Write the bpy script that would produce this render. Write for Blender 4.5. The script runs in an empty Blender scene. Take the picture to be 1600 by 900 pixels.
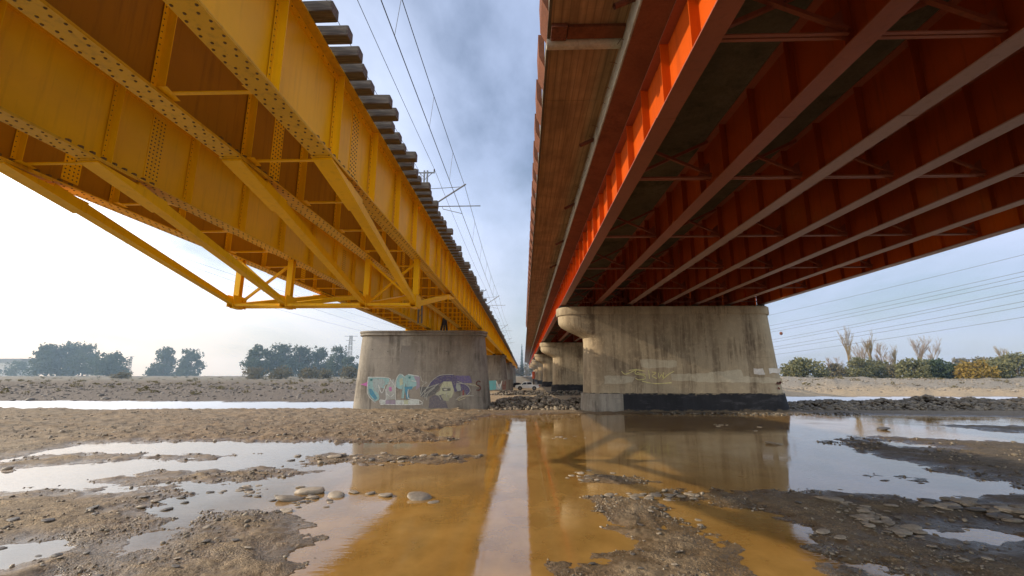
import bpy, math, random
import numpy as np
from mathutils import Vector, Matrix
random.seed(7)
RNG = np.random.default_rng(11)
scene = bpy.context.scene
COL = bpy.context.scene.collection
R_ = math.radians

# ------------------------------------------------------------------ camera
FPX = 690.0
TH = math.atan(138 / FPX)
PSI = math.atan(18 * math.cos(TH) / FPX)
H = 3.2
cam_d = bpy.data.cameras.new('camera')
cam = bpy.data.objects.new('camera', cam_d)
COL.objects.link(cam)
cam.location = (0, 0, H)
cam.rotation_euler = (math.pi / 2 + TH, 0, PSI)
cam_d.sensor_width = 36
cam_d.lens = FPX / 1600 * 36
cam_d.clip_start = 0.05
cam_d.clip_end = 20000
scene.camera = cam
_F = np.array([-math.sin(PSI) * math.cos(TH), math.cos(PSI) * math.cos(TH), math.sin(TH)])
_R = np.array([math.cos(PSI), math.sin(PSI), 0])
_U = np.cross(_R, _F)


def ray(px, py):
    return _F + (px - 800) / FPX * _R + (450 - py) / FPX * _U


def G(px, py, z=0.0):          # photo pixel -> point of the ground at height z
    v = ray(px, py)
    t = (z - H) / v[2]
    return v * t + np.array([0, 0, H])


def A(px, py, Y):              # photo pixel -> point at distance Y
    v = ray(px, py)
    return v * (Y / v[1]) + np.array([0, 0, H])


# ------------------------------------------------------------------ noise
def _hash(ix, iy, seed):
    n = (ix.astype(np.int64) * 374761393 + iy.astype(np.int64) * 668265263 + seed * 974634777) & 0x7fffffff
    n = ((n ^ (n >> 13)) * 1274126177) & 0x7fffffff
    n = n ^ (n >> 16)
    return (n & 0xffff) / 65535.0


def vnoise(x, y, seed=0):
    ix = np.floor(x); iy = np.floor(y)
    fx = x - ix; fy = y - iy
    fx = fx * fx * fx * (fx * (fx * 6 - 15) + 10); fy = fy * fy * fy * (fy * (fy * 6 - 15) + 10)
    a = _hash(ix, iy, seed); b = _hash(ix + 1, iy, seed)
    c = _hash(ix, iy + 1, seed); d = _hash(ix + 1, iy + 1, seed)
    return (a * (1 - fx) + b * fx) * (1 - fy) + (c * (1 - fx) + d * fx) * fy - 0.5


def fbm(x, y, octv=4, seed=0):
    s = 0; amp = 1.0
    for i in range(octv):
        c, sn = math.cos(i * 0.9), math.sin(i * 0.9)
        xx = (x * c - y * sn) * 2 ** i + i * 17.3
        yy = (x * sn + y * c) * 2 ** i + i * 9.1
        s = s + amp * vnoise(xx, yy, seed + i)
        amp *= 0.5
    return s


def sstep(a, b, x):
    t = np.clip((x - a) / (b - a), 0, 1)
    return t * t * (3 - 2 * t)


# ------------------------------------------------------------------ materials
def new_mat(name):
    m = bpy.data.materials.new(name)
    m.use_nodes = True
    nt = m.node_tree
    bsdf = nt.nodes['Principled BSDF']
    return m, nt, bsdf


def nd(nt, typ, **kw):
    n = nt.nodes.new(typ)
    for k, v in kw.items():
        if k in n.inputs.keys():
            n.inputs[k].default_value = v
        else:
            setattr(n, k, v)
    return n


def ramp(nt, src, stops):
    r = nt.nodes.new('ShaderNodeValToRGB')
    e = r.color_ramp.elements
    e[0].position, e[0].color = stops[0][0], (*stops[0][1], 1)
    e[1].position, e[1].color = stops[1][0], (*stops[1][1], 1)
    for p, c in stops[2:]:
        x = e.new(p); x.color = (*c, 1)
    nt.links.new(src, r.inputs['Fac'])
    return r.outputs['Color']


def g3(v):
    return (v, v, v)


def mixc(nt, fac, a, b, typ='MIX'):
    n = nt.nodes.new('ShaderNodeMix')
    n.data_type = 'RGBA'; n.blend_type = typ
    for s, v in ((0, fac), (6, a), (7, b)):
        if isinstance(v, (int, float)):
            n.inputs[s].default_value = v
        elif isinstance(v, tuple):
            n.inputs[s].default_value = (*v[:3], 1)
        else:
            nt.links.new(v, n.inputs[s])
    return n.outputs[2]


def coords(nt, scale=(1, 1, 1), kind='Object'):
    t = nt.nodes.new('ShaderNodeTexCoord')
    m = nt.nodes.new('ShaderNodeMapping')
    m.inputs['Scale'].default_value = scale
    nt.links.new(t.outputs[kind], m.inputs['Vector'])
    return m.outputs['Vector']


def noise(nt, vec, scale, detail=4, rough=0.55):
    n = nd(nt, 'ShaderNodeTexNoise', Scale=scale, Detail=detail, Roughness=rough)
    nt.links.new(vec, n.inputs['Vector'])
    return n.outputs['Fac']


def bump(nt, bsdf, h, strength, dist=0.02):
    b = nd(nt, 'ShaderNodeBump', Strength=strength, Distance=dist)
    nt.links.new(h, b.inputs['Height'])
    nt.links.new(b.outputs['Normal'], bsdf.inputs['Normal'])


def geo_pos(nt, scale=(1, 1, 1)):
    t = nt.nodes.new('ShaderNodeNewGeometry')
    m = nt.nodes.new('ShaderNodeMapping')
    m.inputs['Scale'].default_value = scale
    nt.links.new(t.outputs['Position'], m.inputs['Vector'])
    return m.outputs['Vector']


def paint_steel(name, base, dirt, grime=0.5, rough=0.45, spec=0.4):
    m, nt, b = new_mat(name)
    v = geo_pos(nt)
    big = noise(nt, v, 0.45, 5, 0.6)
    c = mixc(nt, ramp(nt, big, [(0.35, g3(0)), (0.75, g3(1))]), base, tuple(x * 0.80 for x in base))
    st = noise(nt, geo_pos(nt, (7, 7, 0.5)), 1.0, 4, 0.6)
    c = mixc(nt, ramp(nt, st, [(0.52, g3(0)), (0.8, g3(grime))]), c, dirt)
    sp = noise(nt, v, 26, 3, 0.7)
    c = mixc(nt, ramp(nt, sp, [(0.66, g3(0)), (0.74, g3(grime))]), c, dirt)
    nt.links.new(c, b.inputs['Base Color'])
    b.inputs['Roughness'].default_value = rough
    b.inputs['Specular IOR Level'].default_value = spec
    bump(nt, b, noise(nt, v, 9, 4), 0.12, 0.02)
    return m


def concrete(name, base, stain, streak=0.7, light=None, lines=True):
    m, nt, b = new_mat(name)
    v = geo_pos(nt)
    big = noise(nt, geo_pos(nt, (1, 1, 0.6)), 0.55, 6, 0.62)
    c = mixc(nt, ramp(nt, big, [(0.3, g3(0)), (0.72, g3(1))]), base, light or tuple(x * 1.35 for x in base))
    st = noise(nt, geo_pos(nt, (0.85, 0.85, 0.10)), 1.0, 7, 0.62)
    c = mixc(nt, ramp(nt, st, [(0.46, g3(0)), (0.72, g3(streak))]), c, stain)
    st2 = noise(nt, geo_pos(nt, (3.6, 3.6, 0.22)), 1.0, 5, 0.7)
    msk = noise(nt, geo_pos(nt, (0.5, 0.5, 0.3)), 1.0, 3, 0.5)
    mm_ = nd(nt, 'ShaderNodeMath', operation='MULTIPLY'); nt.links.new(st2, mm_.inputs[0]); nt.links.new(msk, mm_.inputs[1])
    c = mixc(nt, ramp(nt, mm_.outputs[0], [(0.26, g3(0)), (0.40, g3(streak))]), c, tuple(x * 0.8 for x in stain))
    bl = noise(nt, v, 2.2, 7, 0.72)
    c = mixc(nt, ramp(nt, bl, [(0.5, g3(0)), (0.68, g3(0.5))]), c, tuple(min(1, x * 1.5) for x in base))
    fine = noise(nt, v, 14, 6, 0.75)
    c = mixc(nt, ramp(nt, fine, [(0.35, g3(0.35)), (0.6, g3(0))]), c, tuple(x * 0.5 for x in base))
    if lines:
        sep = nt.nodes.new('ShaderNodeSeparateXYZ')
        nt.links.new(geo_pos(nt), sep.inputs[0])
        w = nd(nt, 'ShaderNodeMath', operation='PINGPONG'); w.inputs[1].default_value = 0.61
        nt.links.new(sep.outputs['Z'], w.inputs[0])
        ln = ramp(nt, w.outputs[0], [(0.0, g3(0.45)), (0.03, g3(0))])
        ln2 = mixc(nt, ramp(nt, noise(nt, v, 1.3, 3), [(0.45, g3(0)), (0.6, g3(1))]), (0, 0, 0), ln)
        c = mixc(nt, ln2, c, tuple(x * 0.45 for x in base))
    nt.links.new(c, b.inputs['Base Color'])
    b.inputs['Roughness'].default_value = 0.9
    b.inputs['Specular IOR Level'].default_value = 0.2
    bump(nt, b, fine, 0.35, 0.03)
    return m


def simple(name, base, rough=0.7, metal=0.0, var=0.25, scale=6.0, spec=0.4):
    m, nt, b = new_mat(name)
    n = noise(nt, coords(nt), scale, 5, 0.6)
    c = ramp(nt, n, [(0.25, tuple(x * (1 - var) for x in base)), (0.75, tuple(min(1, x * (1 + var)) for x in base))])
    nt.links.new(c, b.inputs['Base Color'])
    b.inputs['Roughness'].default_value = rough
    b.inputs['Metallic'].default_value = metal
    b.inputs['Specular IOR Level'].default_value = spec
    return m


M = {}
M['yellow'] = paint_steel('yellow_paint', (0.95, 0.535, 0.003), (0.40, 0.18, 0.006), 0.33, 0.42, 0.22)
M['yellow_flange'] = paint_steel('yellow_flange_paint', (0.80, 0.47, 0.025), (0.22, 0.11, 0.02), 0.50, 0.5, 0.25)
M['yellow_shaded'] = paint_steel('shaded_yellow_paint', (0.42, 0.19, 0.003), (0.13, 0.055, 0.004), 0.6, 0.6, 0.2)  # darker copy of the yellow: shade between the girders put into the colour
M['rivet'] = simple('rivet_steel', (0.15, 0.08, 0.02), 0.6, 0, 0.4, 30)
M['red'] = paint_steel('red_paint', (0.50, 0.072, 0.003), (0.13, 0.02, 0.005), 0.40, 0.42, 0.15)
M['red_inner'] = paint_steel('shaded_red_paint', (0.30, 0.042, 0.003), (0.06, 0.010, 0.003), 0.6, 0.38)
M['red_flange_grey'] = paint_steel('sheen_red_flange_paint', (0.36, 0.20, 0.165), (0.17, 0.085, 0.065), 0.5, 0.38)  # greyer copy of the flange red: reflected sheen put into the colour
M['red_dark'] = paint_steel('red_brace_paint', (0.24, 0.05, 0.02), (0.06, 0.02, 0.012), 0.6, 0.55)
M['red_flange'] = paint_steel('red_flange_paint', (0.30, 0.085, 0.048), (0.14, 0.045, 0.03), 0.5, 0.40)
M['pier_grey'] = concrete('grey_concrete', (0.235, 0.208, 0.17), (0.10, 0.085, 0.068), 0.75)
M['pier_warm'] = concrete('stained_concrete', (0.35, 0.275, 0.175), (0.095, 0.062, 0.04), 0.72, (0.42, 0.345, 0.235))
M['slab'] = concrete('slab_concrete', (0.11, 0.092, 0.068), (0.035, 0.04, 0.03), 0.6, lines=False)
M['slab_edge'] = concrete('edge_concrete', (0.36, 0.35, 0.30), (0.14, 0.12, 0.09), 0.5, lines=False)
M['haunch'] = concrete('red_stained_concrete', (0.14, 0.052, 0.026), (0.08, 0.03, 0.016), 0.6, lines=False)
M['black'] = concrete('bitumen_black', (0.018, 0.018, 0.02), (0.04, 0.04, 0.045), 0.6, (0.03, 0.03, 0.034), lines=False)
_m = M['black']; _nt = _m.node_tree; _b = _nt.nodes['Principled BSDF']
_src = _b.inputs['Base Color'].links[0].from_socket
_sep = _nt.nodes.new('ShaderNodeSeparateXYZ'); _nt.links.new(geo_pos(_nt), _sep.inputs[0])
_n = noise(_nt, geo_pos(_nt, (0.9, 0.9, 1.6)), 1.6, 7, 0.7)
_a = nd(_nt, 'ShaderNodeMath', operation='MULTIPLY_ADD'); _nt.links.new(_n, _a.inputs[0]); _a.inputs[1].default_value = 1.0; _nt.links.new(_sep.outputs['Z'], _a.inputs[2])
_r = ramp(_nt, _a.outputs[0], [(0.0, g3(0)), (1.0, g3(0))])
_mr = nd(_nt, 'ShaderNodeMapRange'); _nt.links.new(_a.outputs[0], _mr.inputs[0]); _mr.inputs[1].default_value = 2.12; _mr.inputs[2].default_value = 2.22
_c = mixc(_nt, _mr.outputs[0], _src, (0.24, 0.19, 0.125))
_sc = noise(_nt, geo_pos(_nt, (0.5, 0.5, 2.0)), 1.2, 8, 0.75)
_c = mixc(_nt, ramp(_nt, _sc, [(0.54, g3(0)), (0.7, g3(0.55))]), _c, (0.10, 0.10, 0.105))
_w = nd(_nt, 'ShaderNodeMapRange'); _nt.links.new(_a.outputs[0], _w.inputs[0]); _w.inputs[1].default_value = 0.78; _w.inputs[2].default_value = 0.66
_c = mixc(_nt, _w.outputs[0], _c, (0.12, 0.09, 0.06))
_nt.links.new(_c, _b.inputs['Base Color'])
M['plaster'] = concrete('pale_repair_mortar', (0.41, 0.355, 0.255), (0.25, 0.195, 0.125), 0.6, lines=False)
M['plaster2'] = concrete('white_repair_mortar', (0.58, 0.56, 0.51), (0.36, 0.26, 0.2), 0.5, lines=False)
M['grey_steel'] = simple('galvanised_steel', (0.22, 0.22, 0.22), 0.5, 0.6)
M['dark_steel'] = simple('dark_steel', (0.045, 0.042, 0.04), 0.6, 0.3)
M['wire'] = simple('wire_metal', (0.05, 0.05, 0.055), 0.6)
M['rust'] = simple('rust', (0.13, 0.045, 0.025), 0.85, 0, 0.5, 12)


def mat_formwork():
    m, nt, b = new_mat('board_marked_concrete')
    t = geo_pos(nt)
    st = noise(nt, geo_pos(nt, (6.5, 0.30, 1)), 1.0, 4, 0.55)
    c = ramp(nt, st, [(0.25, (0.17, 0.105, 0.052)), (0.5, (0.29, 0.185, 0.095)), (0.78, (0.39, 0.265, 0.145))])
    sep = nt.nodes.new('ShaderNodeSeparateXYZ'); nt.links.new(t, sep.inputs[0])
    for ax, per, w in (('X', 0.105, 0.07), ('Y', 1.22, 0.014)):
        pp = nd(nt, 'ShaderNodeMath', operation='PINGPONG'); pp.inputs[1].default_value = per
        nt.links.new(sep.outputs[ax], pp.inputs[0])
        ln = ramp(nt, pp.outputs[0], [(0.0, g3(0.65)), (w * 0.35, g3(0.0))])
        c = mixc(nt, ln, c, (0.10, 0.065, 0.04))
    big = noise(nt, t, 0.7, 6, 0.65)
    c = mixc(nt, ramp(nt, big, [(0.4, g3(0)), (0.7, g3(0.6))]), c, (0.09, 0.055, 0.032))
    nt.links.new(c, b.inputs['Base Color'])
    b.inputs['Roughness'].default_value = 0.9
    bump(nt, b, st, 0.3, 0.02)
    return m


M['formwork'] = mat_formwork()


def mat_wood():
    m, nt, b = new_mat('weathered_timber')
    v = coords(nt, (0.8, 14, 14))
    st = noise(nt, v, 2.2, 5, 0.65)
    c = ramp(nt, st, [(0.25, (0.055, 0.047, 0.04)), (0.55, (0.15, 0.13, 0.107)), (0.8, (0.28, 0.25, 0.205))])
    nt.links.new(c, b.inputs['Base Color'])
    b.inputs['Roughness'].default_value = 0.9
    bump(nt, b, st, 0.4, 0.02)
    return m


M['wood'] = mat_wood()


def mat_ground():
    m, nt, b = new_mat('river_gravel')
    at = nd(nt, 'ShaderNodeAttribute', attribute_name='Col')
    p = geo_pos(nt)
    n1 = noise(nt, p, 2.2, 8, 0.72)
    n2 = noise(nt, p, 21, 6, 0.75)
    vo = nd(nt, 'ShaderNodeTexVoronoi', Scale=11.0); nt.links.new(p, vo.inputs['Vector'])
    vo2 = nd(nt, 'ShaderNodeTexVoronoi', Scale=34.0); nt.links.new(p, vo2.inputs['Vector'])
    c = mixc(nt, 1.0, at.outputs['Color'], ramp(nt, n1, [(0.28, g3(0.62)), (0.72, g3(1.38))]), 'MULTIPLY')
    c = mixc(nt, 1.0, c, ramp(nt, n2, [(0.3, g3(0.6)), (0.7, g3(1.4))]), 'MULTIPLY')
    sepc = nt.nodes.new('ShaderNodeSeparateColor'); nt.links.new(vo2.outputs['Color'], sepc.inputs[0])
    gm = ramp(nt, noise(nt, p, 0.75, 5, 0.6), [(0.40, g3(0.12)), (0.60, g3(0.85))])
    c = mixc(nt, gm, c, mixc(nt, 1.0, c, ramp(nt, sepc.outputs[0], [(0.0, g3(0.55)), (0.75, g3(1.1)), (1.0, g3(2.0))]), 'MULTIPLY'))
    # wet, darker and shinier close to the water line
    sep = nt.nodes.new('ShaderNodeSeparateXYZ'); nt.links.new(p, sep.inputs[0])
    wob = nd(nt, 'ShaderNodeMath', operation='MULTIPLY_ADD'); nt.links.new(n1, wob.inputs[0])
    wob.inputs[1].default_value = 0.10; nt.links.new(sep.outputs['Z'], wob.inputs[2])
    mr = nd(nt, 'ShaderNodeMapRange'); nt.links.new(wob.outputs[0], mr.inputs[0])
    mr.inputs[1].default_value = 0.055; mr.inputs[2].default_value = 0.15
    c = mixc(nt, mr.outputs[0], mixc(nt, 1.0, c, (0.62, 0.55, 0.46), 'MULTIPLY'), c)
    nt.links.new(c, b.inputs['Base Color'])
    rr = nd(nt, 'ShaderNodeMapRange'); nt.links.new(mr.outputs[0], rr.inputs[0])
    rr.inputs[3].default_value = 0.22; rr.inputs[4].default_value = 0.85
    nt.links.new(rr.outputs[0], b.inputs['Roughness'])
    b.inputs['Specular IOR Level'].default_value = 0.35
    h = nd(nt, 'ShaderNodeMath', operation='SUBTRACT')
    nt.links.new(n2, h.inputs[0]); nt.links.new(vo.outputs['Distance'], h.inputs[1])
    h2 = nd(nt, 'ShaderNodeMath', operation='SUBTRACT')
    nt.links.new(h.outputs[0], h2.inputs[0]); nt.links.new(vo2.outputs['Distance'], h2.inputs[1])
    hm = nd(nt, 'ShaderNodeMath', operation='MULTIPLY'); nt.links.new(h2.outputs[0], hm.inputs[0]); nt.links.new(gm, hm.inputs[1])
    ha = nd(nt, 'ShaderNodeMath', operation='ADD'); nt.links.new(hm.outputs[0], ha.inputs[0]); nt.links.new(n1, ha.inputs[1])
    bump(nt, b, ha.outputs[0], 0.7, 0.035)
    return m


M['ground'] = mat_ground()


def mat_water():
    m, nt, b = new_mat('muddy_water')
    nt.nodes.remove(b)
    out = nt.nodes['Material Output']
    p = geo_pos(nt)
    mud = noise(nt, geo_pos(nt, (1, 0.5, 1)), 0.5, 6, 0.65)
    c = ramp(nt, mud, [(0.3, (0.27, 0.14, 0.032)), (0.55, (0.37, 0.21, 0.058)), (0.8, (0.43, 0.275, 0.105))])
    sp = nt.nodes.new('ShaderNodeSeparateXYZ'); nt.links.new(p, sp.inputs[0])
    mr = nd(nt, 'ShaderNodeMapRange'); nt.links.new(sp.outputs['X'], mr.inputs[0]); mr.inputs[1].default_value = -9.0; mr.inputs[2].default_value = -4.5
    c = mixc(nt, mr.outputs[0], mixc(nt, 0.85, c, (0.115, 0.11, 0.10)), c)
    df = nd(nt, 'ShaderNodeBsdfDiffuse'); nt.links.new(c, df.inputs['Color'])
    tr = nt.nodes.new('ShaderNodeBsdfTransparent'); tr.inputs['Color'].default_value = (0.97, 0.87, 0.68, 1)
    ms = nt.nodes.new('ShaderNodeMixShader')
    clr = ramp(nt, noise(nt, geo_pos(nt, (1, 0.8, 1)), 0.9, 5, 0.6), [(0.35, g3(0.04)), (0.65, g3(0.30))])
    nt.links.new(clr, ms.inputs[0]); nt.links.new(df.outputs[0], ms.inputs[1]); nt.links.new(tr.outputs[0], ms.inputs[2])
    gl = nd(nt, 'ShaderNodeBsdfGlossy', Roughness=0.03)
    gl.inputs['Color'].default_value = (1, 1, 1, 1)
    mry = nd(nt, 'ShaderNodeMapRange'); nt.links.new(sp.outputs['Y'], mry.inputs[0]); mry.inputs[1].default_value = 36.0; mry.inputs[2].default_value = 47.0
    mry.inputs[3].default_value = 0.03; mry.inputs[4].default_value = 0.36; nt.links.new(mry.outputs[0], gl.inputs['Roughness'])
    fr = nd(nt, 'ShaderNodeFresnel', IOR=1.6)
    rp1 = noise(nt, geo_pos(nt, (1, 2.6, 1)), 3.2, 3, 0.6)
    rp2 = noise(nt, p, 0.35, 3, 0.5)
    am = ramp(nt, rp2, [(0.42, g3(0.12)), (0.68, g3(1))])
    mm = nd(nt, 'ShaderNodeMath', operation='MULTIPLY'); nt.links.new(rp1, mm.inputs[0]); nt.links.new(am, mm.inputs[1])
    bp = nd(nt, 'ShaderNodeBump', Strength=0.10, Distance=0.05)
    nt.links.new(mm.outputs[0], bp.inputs['Height'])
    for n in (gl, fr):
        nt.links.new(bp.outputs['Normal'], n.inputs['Normal'])
    mx = nt.nodes.new('ShaderNodeMixShader')
    nt.links.new(fr.outputs[0], mx.inputs[0]); nt.links.new(ms.outputs[0], mx.inputs[1]); nt.links.new(gl.outputs[0], mx.inputs[2])
    nt.links.new(mx.outputs[0], out.inputs['Surface'])
    return m


M['water'] = mat_water()


def mat_stone(name, a, b_, wet=0.6):
    m, nt, b = new_mat(name)
    v = coords(nt)
    oi = nt.nodes.new('ShaderNodeObjectInfo')
    n = noise(nt, v, 3.0, 6, 0.7)
    c = ramp(nt, n, [(0.3, a), (0.72, b_)])
    c = mixc(nt, 0.8, c, mixc(nt, 1.0, c, ramp(nt, oi.outputs['Random'], [(0, g3(0.6)), (1, g3(1.35))]), 'MULTIPLY'))
    nt.links.new(c, b.inputs['Base Color'])
    b.inputs['Roughness'].default_value = wet
    bump(nt, b, noise(nt, v, 9, 5, 0.7), 0.4, 0.05)
    return m


M['stone'] = mat_stone('pale_river_stone', (0.17, 0.135, 0.095), (0.36, 0.30, 0.225))
M['stone_dark'] = mat_stone('dark_wet_stone', (0.055, 0.047, 0.04), (0.125, 0.105, 0.085), 0.5)


def mat_attr(name, rough=0.8):
    m, nt, b = new_mat(name)
    at = nd(nt, 'ShaderNodeAttribute', attribute_name='Col')
    n = noise(nt, geo_pos(nt), 9, 6, 0.7)
    c = mixc(nt, 1.0, at.outputs['Color'], ramp(nt, n, [(0.3, g3(0.65)), (0.7, g3(1.25))]), 'MULTIPLY')
    nt.links.new(c, b.inputs['Base Color'])
    b.inputs['Roughness'].default_value = rough
    return m


M['pebbles'] = mat_attr('mixed_pebbles', 0.7)


def mat_spray():
    m, nt, b = new_mat('spray_paint')
    at = nd(nt, 'ShaderNodeAttribute', attribute_name='Col')
    n = noise(nt, geo_pos(nt), 7, 6, 0.75)
    c = mixc(nt, ramp(nt, n, [(0.48, g3(0)), (0.66, g3(0.75))]), at.outputs['Color'], (0.24, 0.215, 0.18))
    st = noise(nt, geo_pos(nt, (5, 5, 0.4)), 1.0, 4, 0.6)
    c = mixc(nt, ramp(nt, st, [(0.5, g3(0)), (0.8, g3(0.5))]), c, (0.15, 0.135, 0.115))
    nt.links.new(c, b.inputs['Base Color'])
    b.inputs['Roughness'].default_value = 0.85
    return m


M['spray'] = mat_spray()


def mat_leaf(name, cols, trans=0.25):
    m, nt, b = new_mat(name)
    v = geo_pos(nt)
    n = noise(nt, v, 0.55, 4, 0.7)
    n2 = noise(nt, v, 3.0, 2, 0.6)
    add = nd(nt, 'ShaderNodeMath', operation='MULTIPLY_ADD'); nt.links.new(n2, add.inputs[0])
    add.inputs[1].default_value = 0.5; nt.links.new(n, add.inputs[2])
    c = ramp(nt, add.outputs[0], [(0.45, cols[0]), (0.75, cols[1]), (1.0, cols[2])])
    nt.links.new(c, b.inputs['Base Color'])
    b.inputs['Roughness'].default_value = 0.8
    b.inputs['Specular IOR Level'].default_value = 0.15
    tr = nt.nodes.new('ShaderNodeBsdfTranslucent'); nt.links.new(c, tr.inputs['Color'])
    mx = nd(nt, 'ShaderNodeMixShader'); mx.inputs[0].default_value = trans
    nt.links.new(b.outputs[0], mx.inputs[1]); nt.links.new(tr.outputs[0], mx.inputs[2])
    nt.links.new(mx.outputs[0], nt.nodes['Material Output'].inputs['Surface'])
    return m


M['leaf_dark'] = mat_leaf('evergreen_leaves', ((0.035, 0.055, 0.032), (0.06, 0.085, 0.045), (0.09, 0.11, 0.06)))
M['leaf_olive'] = mat_leaf('olive_leaves', ((0.085, 0.09, 0.045), (0.145, 0.145, 0.07), (0.21, 0.195, 0.09)))
M['leaf_gold'] = mat_leaf('autumn_leaves', ((0.14, 0.11, 0.03), (0.24, 0.17, 0.04), (0.33, 0.23, 0.06)))
M['leaf_scrub'] = mat_leaf('dry_scrub_leaves', ((0.08, 0.075, 0.04), (0.14, 0.12, 0.065), (0.2, 0.17, 0.1)))
M['twig'] = mat_leaf('pale_twigs', ((0.16, 0.12, 0.085), (0.25, 0.19, 0.13), (0.33, 0.25, 0.16)), 0.0)
M['twig_yellow'] = mat_leaf('yellow_twigs', ((0.17, 0.13, 0.06), (0.27, 0.2, 0.09), (0.36, 0.27, 0.12)), 0.2)
M['bark'] = simple('bark', (0.11, 0.085, 0.06), 0.9)


# ------------------------------------------------------------------ object helpers
def tag(o, label=None, cat=None, group=None, kind=None):
    if label: o['label'] = label
    if cat: o['category'] = cat
    if group: o['group'] = group
    if kind: o['kind'] = kind
    return o


def empty(name, loc=(0, 0, 0), rz=0.0):
    o = bpy.data.objects.new(name, None)
    COL.objects.link(o)
    o.location = loc
    o.rotation_euler = (0, 0, rz)
    o.empty_display_size = 0.2
    return o


def link(name, me, parent=None, loc=None):
    o = bpy.data.objects.new(name, me)
    COL.objects.link(o)
    if parent: o.parent = parent
    if loc is not None: o.location = loc
    return o


class MB:
    def __init__(s):
        s.v = []; s.f = []; s.mi = []; s.c = []

    def face(s, pts, mi=0, col=None):
        n = len(s.v)
        s.v += [tuple(map(float, p)) for p in pts]
        s.f.append(tuple(range(n, n + len(pts)))); s.mi.append(mi); s.c.append(col)

    def hexa(s, p, mi=0):           # 8 corners: bottom 4 ccw, top 4 ccw
        n = len(s.v)
        s.v += [tuple(map(float, q)) for q in p]
        for f in ((3, 2, 1, 0), (4, 5, 6, 7), (0, 1, 5, 4), (1, 2, 6, 5), (2, 3, 7, 6), (3, 0, 4, 7)):
            s.f.append(tuple(n + i for i in f)); s.mi.append(mi); s.c.append(None)

    def box(s, x0, x1, y0, y1, z0, z1, mi=0):
        s.hexa([(x0, y0, z0), (x1, y0, z0), (x1, y1, z0), (x0, y1, z0), (x0, y0, z1), (x1, y0, z1), (x1, y1, z1), (x0, y1, z1)], mi)

    def bar(s, p, q, w, h, up=(0, 0, 1), mi=0, w2=None, h2=None):
        p = Vector(p); q = Vector(q); d = (q - p).normalized()
        up = Vector(up)
        if abs(d.dot(up)) > 0.98: up = Vector((0, 1, 0))
        sx = d.cross(up).normalized(); sz = sx.cross(d).normalized()
        w2 = w if w2 is None else w2; h2 = h if h2 is None else h2
        a = [p + sx * (i * w / 2) + sz * (j * h / 2) for i, j in ((-1, -1), (1, -1), (1, 1), (-1, 1))]
        b = [q + sx * (i * w2 / 2) + sz * (j * h2 / 2) for i, j in ((-1, -1), (1, -1), (1, 1), (-1, 1))]
        s.hexa(a + b, mi)

    def tube(s, pts, r, n=6, mi=0, cap=True, r2=None):
        pts = [Vector(p) for p in pts]
        base = len(s.v)
        m = len(pts)
        for i, p in enumerate(pts):
            d = (pts[min(i + 1, m - 1)] - pts[max(i - 1, 0)]).normalized()
            up = Vector((0, 0, 1)) if abs(d.z) < 0.95 else Vector((1, 0, 0))
            a = d.cross(up).normalized(); b = a.cross(d)
            rr = r if r2 is None else r + (r2 - r) * i / max(1, m - 1)
            for k in range(n):
                t = 2 * math.pi * k / n
                s.v.append(tuple(p + a * (math.cos(t) * rr) + b * (math.sin(t) * rr)))
        for i in range(m - 1):
            for k in range(n):
                a0 = base + i * n + k; a1 = base + i * n + (k + 1) % n
                s.f.append((a0, a1, a1 + n, a0 + n)); s.mi.append(mi); s.c.append(None)
        if cap:
            s.f.append(tuple(base + k for k in range(n))[::-1]); s.mi.append(mi); s.c.append(None)
            s.f.append(tuple(base + (m - 1) * n + k for k in range(n))); s.mi.append(mi); s.c.append(None)

    def dome(s, c, nrm, r, mi=1, n=6):
        c = Vector(c); nrm = Vector(nrm)
        a = nrm.orthogonal().normalized(); b = nrm.cross(a)
        base = len(s.v)
        for rr, hh in ((1.0, 0.0), (0.72, 0.55)):
            for k in range(n):
                t = 2 * math.pi * k / n
                s.v.append(tuple(c + a * (math.cos(t) * r * rr) + b * (math.sin(t) * r * rr) + nrm * (hh * r)))
        s.v.append(tuple(c + nrm * (0.8 * r)))
        for k in range(n):
            k2 = (k + 1) % n
            s.f.append((base + k, base + k2, base + n + k2, base + n + k)); s.mi.append(mi); s.c.append(None)
            s.f.append((base + n + k, base + n + k2, base + 2 * n)); s.mi.append(mi); s.c.append(None)

    def loft(s, rings, mi=0, cap=True):
        n = len(rings[0]); base = len(s.v)
        for r in rings: s.v += [tuple(map(float, p)) for p in r]
        for i in range(len(rings) - 1):
            for k in range(n):
                a = base + i * n + k; b = base + i * n + (k + 1) % n
                s.f.append((a, b, b + n, a + n)); s.mi.append(mi); s.c.append(None)
        if cap:
            s.f.append(tuple(base + k for k in range(n))[::-1]); s.mi.append(mi); s.c.append(None)
            s.f.append(tuple(base + (len(rings) - 1) * n + k for k in range(n))); s.mi.append(mi); s.c.append(None)

    def mesh(s, name, mats, smooth=False):
        me = bpy.data.meshes.new(name)
        me.from_pydata(s.v, [], s.f)
        for m in (mats if isinstance(mats, (list, tuple)) else [mats]):
            me.materials.append(M[m] if isinstance(m, str) else m)
        me.polygons.foreach_set('material_index', s.mi)
        if any(c is not None for c in s.c):
            at = me.color_attributes.new('Col', 'FLOAT_COLOR', 'CORNER')
            d = []
            for f, c in zip(s.f, s.c):
                d += list((*(c or (0.5, 0.5, 0.5)), 1.0)) * len(f)
            at.data.foreach_set('color', d)
        if smooth:
            me.polygons.foreach_set('use_smooth', [True] * len(me.polygons))
            try: me.set_sharp_from_angle(angle=R_(40))
            except Exception: pass
        me.update()
        return me

    def build(s, name, mats, parent=None, smooth=False, loc=None):
        return link(name, s.mesh(name, mats, smooth), parent, loc)


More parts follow.
